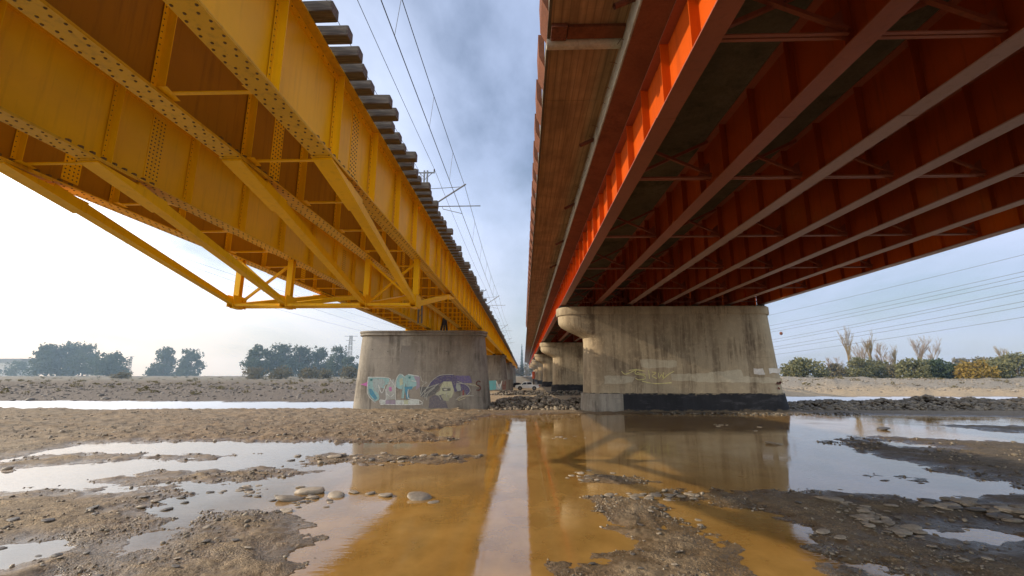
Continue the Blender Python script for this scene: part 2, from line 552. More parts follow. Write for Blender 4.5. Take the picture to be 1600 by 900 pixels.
def np_mesh(name, verts, faces, mat, col=None, smooth=False):
    me = bpy.data.meshes.new(name)
    nv, nf, k = len(verts), len(faces), faces.shape[1]
    me.vertices.add(nv); me.vertices.foreach_set('co', verts.astype(np.float32).ravel())
    me.loops.add(nf * k); me.loops.foreach_set('vertex_index', faces.astype(np.int32).ravel())
    me.polygons.add(nf)
    me.polygons.foreach_set('loop_start', np.arange(0, nf * k, k, dtype=np.int32))
    me.polygons.foreach_set('loop_total', np.full(nf, k, dtype=np.int32))
    if smooth: me.polygons.foreach_set('use_smooth', np.ones(nf, dtype=bool))
    me.materials.append(M[mat])
    if col is not None:
        at = me.color_attributes.new('Col', 'FLOAT_COLOR', 'POINT')
        at.data.foreach_set('color', np.c_[col, np.ones(nv)].astype(np.float32).ravel())
    me.update(calc_edges=True)
    me.validate()
    return me


# ------------------------------------------------------------------ ground and water
def pxpoly(pts):
    return np.array([G(x, max(y, 594))[:2] for x, y in pts])


def sdf(poly, X, Y):            # >0 inside, metres
    d2 = np.full(X.shape, 1e18); ins = np.zeros(X.shape, bool)
    n = len(poly)
    for i in range(n):
        ax, ay = poly[i]; bx, by = poly[(i + 1) % n]
        ex, ey = bx - ax, by - ay
        t = np.clip(((X - ax) * ex + (Y - ay) * ey) / (ex * ex + ey * ey + 1e-12), 0, 1)
        d2 = np.minimum(d2, (X - ax - t * ex) ** 2 + (Y - ay - t * ey) ** 2)
        c = ((ay > Y) != (by > Y)) & (X < (bx - ax) * (Y - ay) / (by - ay + 1e-12) + ax)
        ins ^= c
    d = np.sqrt(d2)
    return np.where(ins, d, -d)


W_MAIN = pxpoly([(-900, 752), (0, 716), (60, 707), (140, 694), (300, 688), (430, 690), (545, 692), (600, 690), (690, 684), (650, 676), (690, 667), (745, 657), (775, 649), (840, 648), (1250, 647), (1600, 652), (2100, 656), (2600, 760), (2600, 1500), (-900, 1500)])
LANDS = [pxpoly(p) for p in [
    [(-900, 800), (0, 768), (160, 761), (300, 760), (352, 767), (285, 780), (215, 803), (240, 818), (200, 850), (172, 868), (120, 888), (30, 950), (-300, 1200), (-900, 1300)],
    [(60, 960), (135, 898), (180, 878), (250, 848), (330, 808), (400, 799), (512, 799), (490, 815), (498, 850), (455, 893), (400, 960), (300, 1200), (-150, 1300)],
    [(160, 750), (230, 742), (290, 735), (400, 735), (490, 738), (420, 748), (330, 752), (200, 754)],
    [(465, 717), (520, 711), (620, 711), (742, 713), (715, 720), (600, 722), (490, 720)],
    [(-400, 748), (-50, 728), (60, 716), (130, 709), (210, 714), (150, 722), (60, 728), (-200, 760)],
    [(240, 714), (300, 709), (385, 711), (330, 717), (260, 718)],
    [(912, 775), (1050, 767), (1260, 771), (1420, 777), (1520, 773), (1600, 770), (1900, 762), (2600, 800), (2600, 1500), (700, 1500), (800, 1000), (852, 900), (884, 872), (970, 862), (985, 850), (962, 822), (930, 800)],
    [(1285, 686), (1400, 683), (1470, 686), (1600, 694), (1750, 700), (2300, 740), (2000, 790), (1700, 772), (1600, 765), (1540, 749), (1430, 720), (1330, 703)],
    [(1365, 745), (1425, 744), (1437, 750), (1380, 751)],
    [(1470, 664), (1600, 666), (1800, 672), (1700, 680), (1560, 675)],
    [(895, 744), (940, 740), (975, 745), (1000, 753), (940, 755), (905, 750)],
    [(560, 686), (680, 682), (700, 686), (640, 690)],
]]
POOLS = [pxpoly(p) for p in [
    [(1040, 784), (1110, 788), (1190, 806), (1258, 832), (1290, 855), (1330, 900), (1360, 960), (1240, 940), (1190, 896), (1130, 852), (1075, 815)],
    [(1480, 838), (1560, 830), (1600, 842), (1560, 852), (1500, 850)],
    [(1320, 880), (1380, 885), (1440, 905), (1400, 930), (1350, 905)],
    [(1385, 690), (1440, 694), (1460, 700), (1400, 699)],
    [(-40, 862), (60, 850), (80, 862), (40, 880), (-30, 885)],
]]


def ground_z(X, Y):
    X = np.asarray(X, float); Y = np.asarray(Y, float)
    z = np.zeros(X.shape)
    near = (Y > 0) & (Y < 62) & (np.abs(X) < 90)
    s = np.full(X.shape, 3.0)
    if near.any():
        x = X[near]; y = Y[near]
        wob = fbm(x * 0.55, y * 0.55, 3, 3) * 0.75 + fbm(x * 2.2, y * 2.8, 4, 9) * 0.55 + fbm(x * 8, y * 9, 2, 19) * 0.12
        wob *= np.clip(y / 11, 0.45, 1.6)
        t = -sdf(W_MAIN, x, y)
        for p in LANDS: t = np.maximum(t, sdf(p, x, y))
        for p in POOLS: t = np.minimum(t, -sdf(p, x, y) + 0.05)
        s[near] = t + wob
    # far river channels
    wob2 = fbm(X * 0.06, Y * 0.16, 4, 21) * 5 + fbm(X * .4, Y * .8, 2, 22) * 1.5
    lf = -np.maximum(np.maximum(42.5 - Y, Y - 58.5), X + 12) - 1 + wob2 * 0.5 + fbm(X * 0.22, Y * 1.1, 4, 23) * 3.0 + 0.1
    rt = -np.maximum(np.maximum(54 - Y, Y - 74), 24 - X) + wob2 * 0.5
    s = np.minimum(s, np.where(Y > 30, -np.maximum(lf, rt), 9))
    z = np.where(s > 0, 0.008 + np.minimum(s * 0.06, 0.115), np.maximum(s * 0.14, -0.10))
    land = np.clip(s * 2.5, 0, 1)
    # rough dirt
    rough = fbm(X * 1.7, Y * 1.7, 5, 40)
    up = sstep(20.5, 25, Y) * (1 - sstep(44, 60, Y)) * sstep(-1.5, -6, X)
    z = z + land * (rough * (0.055 + 0.09 * up) + fbm(X * 9, Y * 9, 3, 50) * (0.018 + 0.02 * up) + up * 0.04)
    # far banks
    lz = sstep(57, 75, Y) * 0.7 + sstep(75, 240, Y) * 2.4
    rz = sstep(73, 84, Y) * 0.7 + sstep(93, 108, Y) * 1.75 * (0.75 + 0.8 * fbm(X * 0.05, Y * 0.03, 3, 61)) + sstep(120, 260, Y) * .9
    cz = 0.12 + sstep(190, 330, Y) * 3.0
    wl = sstep(-14, -22, X); wr = sstep(24, 32, X)
    farz = wl * lz + wr * rz + (1 - wl - wr) * cz * sstep(46, 60, Y)
    z = z + farz + sstep(62, 80, Y) * (wl + wr) * fbm(X * 0.35, Y * 0.35, 4, 70) * 0.5
    # the dug-out heaps in the far right bank
    z = z + 1.5 * np.exp(-(((X - 66) / 12) ** 2 + ((Y - 98) / 6) ** 2)) * (1 + fbm(X * 0.3, Y * 0.3, 3, 75) * .6)
    return z, s


def build_ground():
    a = np.concatenate([np.linspace(-64, 64, 861), np.linspace(64, 296, 60)[1:-1]])
    a = np.radians(a)
    r = np.concatenate([np.linspace(0.3, 5.0, 10)[:-1], 5.0 * (70 / 5.0) ** np.linspace(0, 1, 560), 70 * (9000 / 70) ** np.linspace(0, 1, 130)[1:]])
    na, nr = len(a), len(r)
    AA, RR = np.meshgrid(a, r)
    X = (np.sin(AA) * RR).ravel(); Y = (np.cos(AA) * RR).ravel()
    z, s = ground_z(X, Y)
    # colours by kind of ground, plus painted bridge shade at right
    n = fbm(X * 0.12, Y * 0.12, 4, 80) + 0.5
    n2 = fbm(X * 0.9, Y * 0.9, 3, 85) + 0.5
    col = np.stack([0.22 + 0 * X, 0.16 + 0 * X, 0.092 + 0 * X], 1)
    def blend(w, c):
        nonlocal col
        w = np.clip(w, 0, 1)[:, None]
        col = col * (1 - w) + np.array(c)[None] * w
    blend(sstep(20, 24, Y) * (0.35 + 0.9 * n), (0.185, 0.122, 0.064))
    blend(n2 * 0.6, (0.135, 0.104, 0.068))
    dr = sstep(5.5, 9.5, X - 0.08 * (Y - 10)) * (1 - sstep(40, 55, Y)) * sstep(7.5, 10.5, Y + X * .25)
    blend(dr * 0.75, (0.082, 0.063, 0.042))  # dark wet gravel, with the bridge's shade also put into its colour
    far = sstep(44, 58, Y)
    wl = sstep(-14, -22, X)
    blend(far * (1 - wl), (0.29, 0.215, 0.13))
    blend(far * wl, (0.105, 0.08, 0.058))
    blend(sstep(86, 96, Y) * (1 - wl) * sstep(20, 30, X), (0.20, 0.17, 0.13))
    blend(sstep(110, 180, Y) * 0.7, (0.17, 0.15, 0.10))
    blend(sstep(0.05, -0.3, s) * (Y < 60) * 0.85, (0.46, 0.275, 0.085))
    blend(sstep(0.0, -0.3, s) * (Y < 60) * sstep(-5, -9, X), (0.15, 0.125, 0.095))
    i = np.arange(na); j = np.arange(nr - 1)
    I, J = np.meshgrid(i, j)
    I2 = (I + 1) % na
    f = np.stack([J * na + I, (J + 1) * na + I, (J + 1) * na + I2, J * na + I2], -1).reshape(-1, 4)[:, ::-1]
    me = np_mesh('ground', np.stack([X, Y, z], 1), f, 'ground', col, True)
    o = link('ground', me)
    tag(o, 'brown gravel and mud of the wide river bed', 'ground', kind='structure')


build_ground()
mb = MB()
mb.face([(-700, -60, 0), (700, -60, 0), (700, 110, 0), (-700, 110, 0)])
tag(mb.build('river_water', 'water'), 'shallow muddy water in pools and channels of the river bed', 'water', kind='structure')


# ------------------------------------------------------------------ yellow railway bridge
GX = [-4.30, -6.28, -9.45, -11.55]
ZB, ZT = 7.86, 10.02
FW = 0.44
STEP = 2.42


def girder_meshes(L, rivets, y0, ribs=()):
    out = {}
    w = MB()
    w.box(-0.012, 0.012, 0, L, ZB + 0.03, ZT - 0.0)
    for zz in (ZB + 0.03, ZT - 0.15):          # flange angles hugging the web
        w.box(0.0125, 0.035, 0, L, zz, zz + 0.15); w.box(-0.035, -0.0125, 0, L, zz, zz + 0.15)
    for y in ribs: w.box(0.036, 0.2, y - 0.04, y + 0.04, ZB + 0.031, ZT - 0.003)
    if rivets:
        k = 0
        while k * 0.26 < L:
            w.dome((0.035, k * 0.26, ZT - 0.075), (1, 0, 0), 0.017); k += 1
    out['web'] = w.mesh('girder', ['yellow', 'rivet'])
    out['web_shaded'] = w.mesh('girder', ['yellow_shaded', 'rivet'])
    b = MB()
    b.box(-FW / 2, FW / 2, 0, L, ZB, ZB + 0.03)
    for ya, yb in ((3.5 - y0, 9.6 - y0), (19.5 - y0, 30.0 - y0)):   # cover plates on the flange
        if rivets and 0 < ya < L: b.box(-FW / 2 + 0.004, FW / 2 - 0.004, ya, yb, ZB - 0.022, ZB - 0.0005)
    if rivets:
        k = 0
        while k * 0.26 < L - 0.3:
            y = k * 0.26
            zb = ZB - 0.022 if any(ya < y < yb for ya, yb in ((3.5 - y0, 9.6 - y0), (19.5 - y0, 30.0 - y0))) else ZB
            for sx in (-1, 1):
                b.dome((sx * 0.092, y, zb), (0, 0, -1), 0.024)
                b.dome((sx * 0.165, y + 0.13, zb), (0, 0, -1), 0.024)
            k += 1
    if rivets:                                  # big bolts over the truss seats
        for ye, sg in ((8.62 - y0, -1), (25.95 - y0, 1)):
            for k in range(9):
                for xx in (-0.15, 0.15):
                    yy = ye - sg * (1.5 - k * 0.26)
                    b.tube([(xx, yy, ZB + 0.031), (xx, yy, ZB + 0.10)], 0.055, 6, 1)
    out['bottom'] = b.mesh('bottom_flange', ['yellow_flange', 'rivet'])
    t = MB()
    t.box(-FW / 2, FW / 2, 0, L, ZT, ZT + 0.03)
    out['top'] = t.mesh('top_flange', ['yellow_flange'])
    s = MB()
    for sg in (1,):
        s.box(sg * 0.0355, sg * 0.0455, -0.055, 0.055, ZB + 0.03, ZT - 0.002)
        s.box(sg * 0.046, sg * 0.205, 0.04, 0.055, ZB + 0.031, ZT - 0.003)
        if rivets:
            z = ZB + 0.2
            while z < ZT - 0.1:
                s.dome((sg * 0.0455, -0.022, z), (sg, 0, 0), 0.014); z += 0.125
    out['stiff'] = s.mesh('stiffener', ['yellow', 'rivet'])
    sp = MB()
    sp.box(0.0125, 0.026, -0.22, 0.22, ZB + 0.19, ZT - 0.17)
    z = ZB + 0.27
    while z < ZT - 0.22:
        for yy in (-0.16, -0.055, 0.055, 0.16):
            sp.dome((0.026, yy, z), (1, 0, 0), 0.022)
        z += 0.105
    out['splice'] = sp.mesh('splice_plate', ['yellow', 'rivet'])
    return out


def yellow_span(y0, y1, detail, label):
    root = empty('railway_bridge_span', (0, y0, 0))
    tag(root, label, 'bridge', 'spans of the yellow railway bridge')
    L = y1 - y0
    ys = []
    k0 = math.ceil((y0 + 0.3 - 6.5) / STEP)
    y = 6.5 + STEP * k0
    while y < y1 - 0.2:
        ys.append(y - y0); y += STEP
    gm = girder_meshes(L, detail >= 2, y0, ys if detail == 0 else ())
    for gx in GX:
        g = link('girder', gm['web' if gx in (GX[0], GX[2]) else 'web_shaded'], root, (gx, 0, 0))
        link('bottom_flange', gm['bottom'], g); link('top_flange', gm['top'], g)
        if detail >= 1:
            for y in ys: link('stiffener', gm['stiff'], g, (0, y, 0))
        if detail >= 2:
            for y in (10.2, 22.3, 34.4):
                link('splice_plate', gm['splice'], g, (0, y - y0, 0))
    if detail >= 1:
        st = MB()
        xa, xb = GX[1] + 0.10, GX[0] - 0.05
        w = xb - xa
        st.box(0.0, w, -0.035, 0.035, 0.0, 0.012); st.box(0.0, w, 0.0352, 0.047, 0.0, 0.07)
        for a in (0.12, w - 0.10):
            st.face([(a - .18, -0.20, -0.004), (a + .18, -0.20, -0.004), (a + .10, 0.20, -0.004), (a - .10, 0.20, -0.004)])
        dg = MB()
        dg.bar((0.05, 0.055, 0.15), (w - 0.05, 0.055, ZT - ZB - 0.45), 0.05, 0.05)
        dg.bar((0.05, 0.115, ZT - ZB - 0.45), (w - 0.05, 0.115, 0.15), 0.05, 0.05)
        sme, dme = st.mesh('cross_strut', 'yellow'), dg.mesh('cross_brace', 'yellow')
        for ya in ys:
            for gi in (1, 3):
                link('cross_strut', sme, root, (GX[gi] + 0.10, ya + .07, ZB + 0.055))
    if detail >= 2:
        yn, ya, yb, zn = 17.3 - y0, 9.75 - y0, 24.85 - y0, 6.02
        for gx in GX:
            p = MB(); p.box(-0.02, 0.02, -0.09, 0.09, zn + 0.1, ZB); p.box(-0.11, 0.11, -0.115, -0.0905, zn + 0.1, ZB); p.box(-0.11, 0.11, 0.0905, 0.115, zn + 0.1, ZB)
            p.build('truss_post', 'yellow', root, loc=(gx, yn, 0))
            for ye, sg in ((ya, -1), (yb, 1)):
                d = MB()
                d.bar((gx, yn + sg * 0.05, zn), (gx, ye, ZB - 0.15), 0.20, 0.17, w2=0.30, h2=0.24)
                e = Vector((gx, ye, ZB - 0.15)); nn = (Vector((gx, yn, zn)) - e).normalized()
                d.bar(e + nn * 0.9, Vector((gx, ye + sg * 1.1, ZB - 0.075)), 0.34, 0.30, w2=0.43, h2=0.04)
                d.bar(e + nn * 2.2, e + nn * 2.06, 0.27, 0.215)
                d.build('truss_diagonal', 'yellow', root)
            for ye, sg in ((ya, -1), (yb, 1)):     # seats of the diagonals
                sh = MB(); sh.box(-0.235, 0.235, min(ye + sg * 0.1, ye + sg * 1.15), max(ye + sg * 0.1, ye + sg * 1.15), ZB - 0.052, ZB - 0.0235)
                sh.build('truss_seat', 'yellow_flange', root, loc=(gx, 0, 0))
            jt = MB()
            jt.box(-0.125, -0.105, -0.42, 0.42, zn - 0.13, zn + 0.34); jt.box(0.105, 0.125, -0.42, 0.42, zn - 0.13, zn + 0.34)
            jt.box(-0.105, 0.105, -0.25, 0.25, zn - 0.16, zn - 0.13)
            jt.build('truss_joint', 'yellow', root, loc=(gx, yn, 0))
        for a, b in ((0, 1), (1, 2), (2, 3)):
            for dy in (-0.3, 0.3):
                c = MB(); c.bar((GX[a] - 0.13, yn + dy, zn - 0.05), (GX[b] + 0.13, yn + dy, zn - 0.05), 0.10, 0.09); c.build('truss_tie', 'yellow', root)
        for a, b in ((0, 1), (2, 3)):
            c = MB(); c.bar((GX[b] + 0.1, yn + 0.16, zn + 0.15), (GX[a] - 0.08, yn + 0.16, ZB - 0.1), 0.09, 0.09); c.build('truss_brace', 'yellow', root)
            c = MB(); c.bar((GX[a] - 0.1, yn - 0.16, zn + 0.15), (GX[b] + 0.08, yn - 0.16, ZB - 0.1), 0.09, 0.09); c.build('truss_brace', 'yellow', root)
    return root


YP = [-9.0, 44.6, 96.0, 148.0, 200.0, 252.0, 304.0]
yl = ['nearest span of the yellow plate girder bridge, overhead with an underslung truss',
      'second yellow girder span, starting behind the graffiti covered grey pier',
      'third yellow girder span, beyond the pier with turquoise graffiti',
      'fourth yellow girder span, far along the railway bridge',
      'fifth yellow girder span, small near the far bank',
      'last yellow girder span, ending at the far bank']
for i in range(6):
    yellow_span(YP[i] + 0.05, YP[i + 1] - 0.05, [2, 1, 0, 0, 0, 0][i], yl[i])

# piers of the yellow bridge
def stadium(xl, xr, yc, hd, z, n=10, rl=None, rr=None):
    """plan outline: rounded noses at both ends"""
    rl = hd if rl is None else rl; rr = hd if rr is None else rr
    pts = []
    for k in range(n + 1):
        t = math.pi / 2 - math.pi * k / n + 0.0
        pts.append((xr - rr + rr * math.cos(t), yc + hd * math.sin(t), z))
    for k in range(n + 1):
        t = -math.pi / 2 - math.pi * k / n
        pts.append((xl + rl + rl * math.cos(t), yc + hd * math.sin(t), z))
    return pts[::-1]


def yellow_pier(yc, label, first=False):
    root = empty('bridge_pier', (-10.0, yc, 0))
    tag(root, label, 'bridge pier', 'piers of the yellow railway bridge')
    o = (10.0, 0, 0)
    sh = MB()
    lv = []
    for z in np.linspace(-0.6, 7.12, 9):
        t = z / 7.12
        lv.append(stadium(-16.75 + 0.50 * t, -3.15 - 0.72 * t, 0, 1.62, z, 12))
    sh.loft(lv)
    sh.build('shaft', 'pier_grey', root, True, o)
    cp = MB()
    cp.loft([stadium(-16.38, -3.72, 0, 1.75, 7.121, 12), stadium(-16.46, -3.64, 0, 1.80, 7.17, 12), stadium(-16.46, -3.64, 0, 1.80, 7.30, 12),
             stadium(-16.40, -3.70, 0, 1.76, 7.34, 12), stadium(-16.52, -3.60, 0, 1.84, 7.44, 12), stadium(-16.52, -3.60, 0, 1.84, 7.58, 12)])
    cp.build('cap', 'pier_grey', root, True, o)
    for gx in GX:
        for dy in (-0.55, 0.55):
            b = MB()
            b.box(gx - 0.38, gx + 0.38, dy - 0.32, dy + 0.32, 7.581, 7.66)
            b.hexa([(gx - 0.3, dy - 0.25, 7.661), (gx + 0.3, dy - 0.25, 7.661), (gx + 0.3, dy + 0.25, 7.661), (gx - 0.3, dy + 0.25, 7.661),
                    (gx - 0.2, dy - 0.12, 7.80), (gx + 0.2, dy - 0.12, 7.80), (gx + 0.2, dy + 0.12, 7.80), (gx - 0.2, dy + 0.12, 7.80)])
            b.box(gx - 0.24, gx + 0.24, dy - 0.3, dy + 0.3, 7.801, ZB - 0.023)
            b.build('bearing', 'yellow_flange' if first else 'dark_steel', root, loc=o)
    return root


p1 = yellow_pier(44.6, 'nearest grey concrete pier of the yellow bridge with a painted face and pale lettering', True)
p2 = yellow_pier(96.0, 'grey pier behind the graffiti pier, with a turquoise painted plinth')
yellow_pier(148.0, 'third grey pier of the yellow bridge, seen thin beyond the turquoise plinth')
yellow_pier(200.0, 'fourth grey pier of the yellow bridge, small in the haze')
# dark A frame standing on the first pier between the tracks
fr = MB()
for x in (-8.15, -7.85, -7.55): fr.bar((x, -0.2, 7.60), (-7.85, 0.1, 9.6), 0.16, 0.14)
fr.build('support_frame', 'dark_steel', p1, loc=(10, -0.9, 0))
pl = MB()
pl.loft([stadium(-13.2, -2.2, 0, 2.3, -0.5, 10), stadium(-13.2, -2.2, 0, 2.3, 2.55, 10)])
pl.build('plinth', 'pier_grey', p2, True, (10, -0.3, 0))


# ---- graffiti (thin painted shapes 4 mm proud of the concrete)
class Paint:
    def __init__(s, Y, z0x, z0y, sc):
        s.mb = MB(); s.Y = Y; s.x0, s.y0, s.sc = z0x, z0y, sc; s.k = 0

    def pt(s, p, off):
        a = A(s.x0 + p[0] / s.sc, s.y0 + p[1] / s.sc, s.Y)
        return (a[0], s.Y - off, a[2])

    def poly(s, pts, col):
        s.k += 1
        s.mb.face([s.pt(p, 0.004 + s.k * 0.0009) for p in pts], 0, col)

    def stroke(s, pts, w, col):
        s.k += 1
        off = 0.004 + s.k * 0.0009
        n = len(pts)
        # resample a smooth line
        P = [np.array(p, float) for p in pts]
        Q = []
        for i in range(n - 1):
            p0 = P[max(i - 1, 0)]; p1 = P[i]; p2_ = P[i + 1]; p3 = P[min(i + 2, n - 1)]
            for t in np.linspace(0, 1, 6)[:-1]:
                Q.append(0.5 * ((2 * p1) + (-p0 + p2_) * t + (2 * p0 - 5 * p1 + 4 * p2_ - p3) * t * t + (-p0 + 3 * p1 - 3 * p2_ + p3) * t ** 3))
        Q.append(P[-1])
        for i in range(len(Q) - 1):
            d = Q[i + 1] - Q[i]; L = math.hypot(*d) or 1
            nx, ny = -d[1] / L * w / 2, d[0] / L * w / 2
            e = d / L * w * 0.15
            a, b = Q[i] - e, Q[i + 1] + e
            s.mb.face([s.pt((a[0] + nx, a[1] + ny), off + i * 1e-6), s.pt((b[0] + nx, b[1] + ny), off + i * 1e-6), s.pt((b[0] - nx, b[1] - ny), off + i * 1e-6), s.pt((a[0] - nx, a[1] - ny), off + i * 1e-6)], 0, col)

    def build(s, name, parent, label):
        me = s.mb.mesh(name, 'spray')
        o = link(name, me, parent)
        o.matrix_parent_inverse = Matrix.Translation(parent.location).inverted()
        o['label'] = label
        return o


TEAL = (0.26, 0.42, 0.40); PALE = (0.50, 0.53, 0.48); WHITE = (0.62, 0.62, 0.57); BLUE = (0.05, 0.24, 0.34); PINK = (0.52, 0.14, 0.36)
PURP = (0.075, 0.065, 0.14); CREAM = (0.42, 0.43, 0.28); DKG = (0.09, 0.10, 0.085); LILAC = (0.30, 0.24, 0.30); LINE = (0.40, 0.40, 0.35)
P = Paint(44.6 - 1.62, 550, 570, 7.27)
P.poly([(95, 222), (165, 200), (190, 165), (195, 260), (150, 238)], PINK)
P.poly([(185, 135), (345, 140), (420, 150), (425, 215), (385, 225), (330, 330), (300, 400), (255, 420), (185, 330), (180, 220)], TEAL)
P.poly([(240, 160), (350, 158), (380, 200), (340, 260), (300, 330), (260, 300), (235, 230)], (0.33, 0.38, 0.36))
P.poly([(192, 270), (225, 275), (290, 380), (262, 400), (200, 330)], BLUE)
P.poly([(205, 160), (235, 160), (230, 185), (208, 182)], (0.03, 0.17, 0.17))
P.poly([(300, 330), (330, 260), (385, 270), (390, 400), (320, 405)], (0.26, 0.24, 0.21))
P.poly([(425, 175), (480, 165), (492, 230), (490, 390), (385, 400), (385, 270)], (0.38, 0.39, 0.35))
P.poly([(420, 255), (450, 250), (452, 300), (424, 300)], PINK)
P.poly([(500, 250), (505, 160), (525, 115), (570, 105), (600, 130), (610, 200), (600, 280), (590, 380), (560, 380), (570, 280), (530, 270)], TEAL)
P.poly([(540, 160), (575, 150), (580, 220), (545, 240)], CREAM)
P.poly([(600, 130), (640, 105), (750, 130), (765, 230), (700, 250), (680, 280), (620, 275)], TEAL)
P.poly([(700, 130), (770, 130), (770, 250), (725, 290), (735, 200)], LILAC)
P.poly([(595, 250), (690, 245), (680, 278), (630, 285), (655, 390), (620, 385)], BLUE)
P.poly([(640, 135), (668, 130), (665, 155), (645, 158)], (0.03, 0.17, 0.17))
P.poly([(320, 395), (380, 400), (380, 448), (322, 448)], PALE)
P.poly([(380, 400), (495, 402), (495, 452), (380, 450)], LILAC)
P.poly([(495, 402), (765, 395), (765, 448), (495, 452)], PALE)
P.poly([(590, 400), (640, 400), (638, 448), (592, 448)], CREAM)
for st in ([(185, 140), (420, 150), (425, 220)], [(185, 140), (180, 330), (265, 430)], [(320, 440), (320, 400), (385, 400), (385, 280)], [(495, 300), (500, 180), (545, 105), (600, 140)],
           [(495, 400), (490, 250), (430, 170)], [(640, 108), (760, 130)], [(640, 278), (640, 380), (760, 400), (765, 450), (320, 450)], [(300, 230), (340, 320), (380, 230)], [(400, 330), (440, 365), (480, 330)], [(680, 180), (730, 190)]):
    P.stroke(st, 8, WHITE)
P.build('graffiti', p1, 'pale teal and pink graffiti lettering')
P = Paint(44.6 - 1.62, 550, 570, 7.27)
P.poly([(860, 270), (900, 190), (960, 130), (1040, 105), (1140, 110), (1200, 130), (1250, 180), (1330, 250), (1340, 320), (1310, 350), (1270, 300), (1190, 300), (1150, 250), (1130, 190), (1040, 190), (960, 250), (880, 330)], PURP)
P.poly([(1180, 120), (1340, 125), (1365, 205), (1280, 210), (1200, 170)], (0.11, 0.085, 0.20))
P.poly([(770, 250), (860, 250), (960, 220), (1000, 250), (940, 330), (860, 370), (780, 360)], (0.10, 0.10, 0.10))
P.poly([(1010, 250), (1040, 190), (1140, 190), (1160, 260), (1150, 330), (1130, 370), (1085, 390), (1040, 395), (1005, 370), (985, 350), (950, 335), (1000, 290)], CREAM)
P.poly([(1130, 190), (1190, 200), (1200, 300), (1170, 310), (1150, 260)], PURP)
P.poly([(1185, 215), (1230, 225), (1240, 290), (1200, 300), (1180, 260)], (0.28, 0.30, 0.26))
P.poly([(1020, 265), (1120, 268), (1118, 296), (1030, 300)], DKG)
P.poly([(1040, 275), (1085, 272), (1080, 290), (1045, 290)], (0.5, 0.5, 0.42))
P.poly([(985, 350), (1040, 330), (1060, 400), (1090, 490), (870, 490), (880, 380), (940, 340)], (0.11, 0.10, 0.12))
P.poly([(1010, 350), (1060, 330), (1110, 350), (1100, 410), (1040, 405)], (0.30, 0.30, 0.20))
P.poly([(1255, 285), (1275, 285), (1272, 360), (1255, 355)], (0.22, 0.03, 0.03))
for st in ([(780, 130), (800, 190), (850, 200), (800, 240), (780, 330)], [(800, 360), (870, 300), (970, 225)], [(780, 350), (850, 270), (990, 215)], [(860, 260), (900, 190), (1000, 120), (1150, 110)],
           [(830, 380), (830, 300), (870, 230)], [(850, 400), (860, 330), (940, 260)], [(1200, 190), (1300, 230), (1345, 290), (1310, 340)], [(1190, 210), (1290, 215), (1400, 240)],
           [(1180, 400), (1240, 355), (1380, 350)], [(1005, 250), (1000, 290), (950, 335), (985, 352), (1010, 395)], [(1030, 262), (1080, 255), (1125, 265)], [(1070, 300), (1075, 370)], [(800, 460), (810, 400)]):
    P.stroke(st, 7, LINE)
for st in ([(1290, 215), (1380, 222), (1435, 250)], [(1200, 395), (1260, 360), (1330, 350)], [(1210, 405), (1290, 375)]):
    P.stroke(st, 9, (0.45, 0.40, 0.26))
P.build('graffiti', p1, 'graffiti of a pale face in profile with dark purple hair')
P = Paint(44.6 - 1.62, 550, 570, 7.27)
P.stroke([(1460, 195), (1435, 185), (1415, 205), (1420, 232), (1452, 245), (1460, 270), (1440, 290), (1412, 285)], 12, (0.16, 0.035, 0.03))
P.build('graffiti', p1, 'dark red painted letter S')
P = Paint(44.6 - 1.62, 520, 480, 5.0)
P.poly([(540, 300), (605, 300), (607, 352), (635, 354), (636, 470), (625, 540), (520, 540), (528, 360), (538, 352)], (0.19, 0.165, 0.135))
P.build('surface_patch', p1, 'darker brown concrete patch')
for x, y in ((430, 345), (670, 345), (905, 350), (905, 365), (890, 345), (310, 330)):
    P = Paint(44.6 - 1.62, 520, 480, 5.0); P.poly([(x - 4, y - 3), (x + 4, y - 4), (x + 5, y + 4), (x - 3, y + 5)], (0.08, 0.07, 0.06)); P.build('formwork_hole', p1, 'small dark hole in the concrete')
P = Paint(96.0 - 0.3 - 2.3, 740, 500, 5.625)
P.poly([(118, 535), (200, 530), (195, 612), (122, 620)], (0.10, 0.36, 0.38))
P.poly([(195, 570), (240, 560), (245, 610), (198, 612)], (0.28, 0.34, 0.36))
P.stroke([(200, 540), (225, 600), (250, 535)], 9, WHITE)
P.stroke([(255, 540), (262, 610)], 9, (0.2, 0.05, 0.04)); P.stroke([(278, 540), (275, 610)], 9, (0.2, 0.05, 0.04)); P.stroke([(255, 575), (280, 575)], 8, (0.2, 0.05, 0.04))
P.build('graffiti', p2, 'turquoise and white graffiti on the plinth')

# ------------------------------------------------------------------ sleepers
def sleeper_mesh(w, h, L, seed):
    rnd = random.Random(seed)
    m = MB(); c = 0.018
    x0, x1 = -L / 2, L / 2
    prof = [(-w / 2 + c, 0), (w / 2 - c, 0), (w / 2, c), (w / 2, h - c), (w / 2 - c, h), (-w / 2 + c, h), (-w / 2, h - c), (-w / 2, c)]
    rings = []
    xs = [x0, x0 + 0.03] + list(np.linspace(x0 + 0.4, x1 - 0.4, 4)) + [x1 - 0.03, x1]
    for i, x in enumerate(xs):
        k = 0.94 if i in (0, len(xs) - 1) else 1
        j = rnd.uniform(-0.006, 0.006)
        rings.append([(x, a * k + j, b * k + (h * (1 - k) / 2) + rnd.uniform(-.003, .003)) for a, b in prof])
    m.loft(rings)
    return m.mesh('timber_sleeper', 'wood')


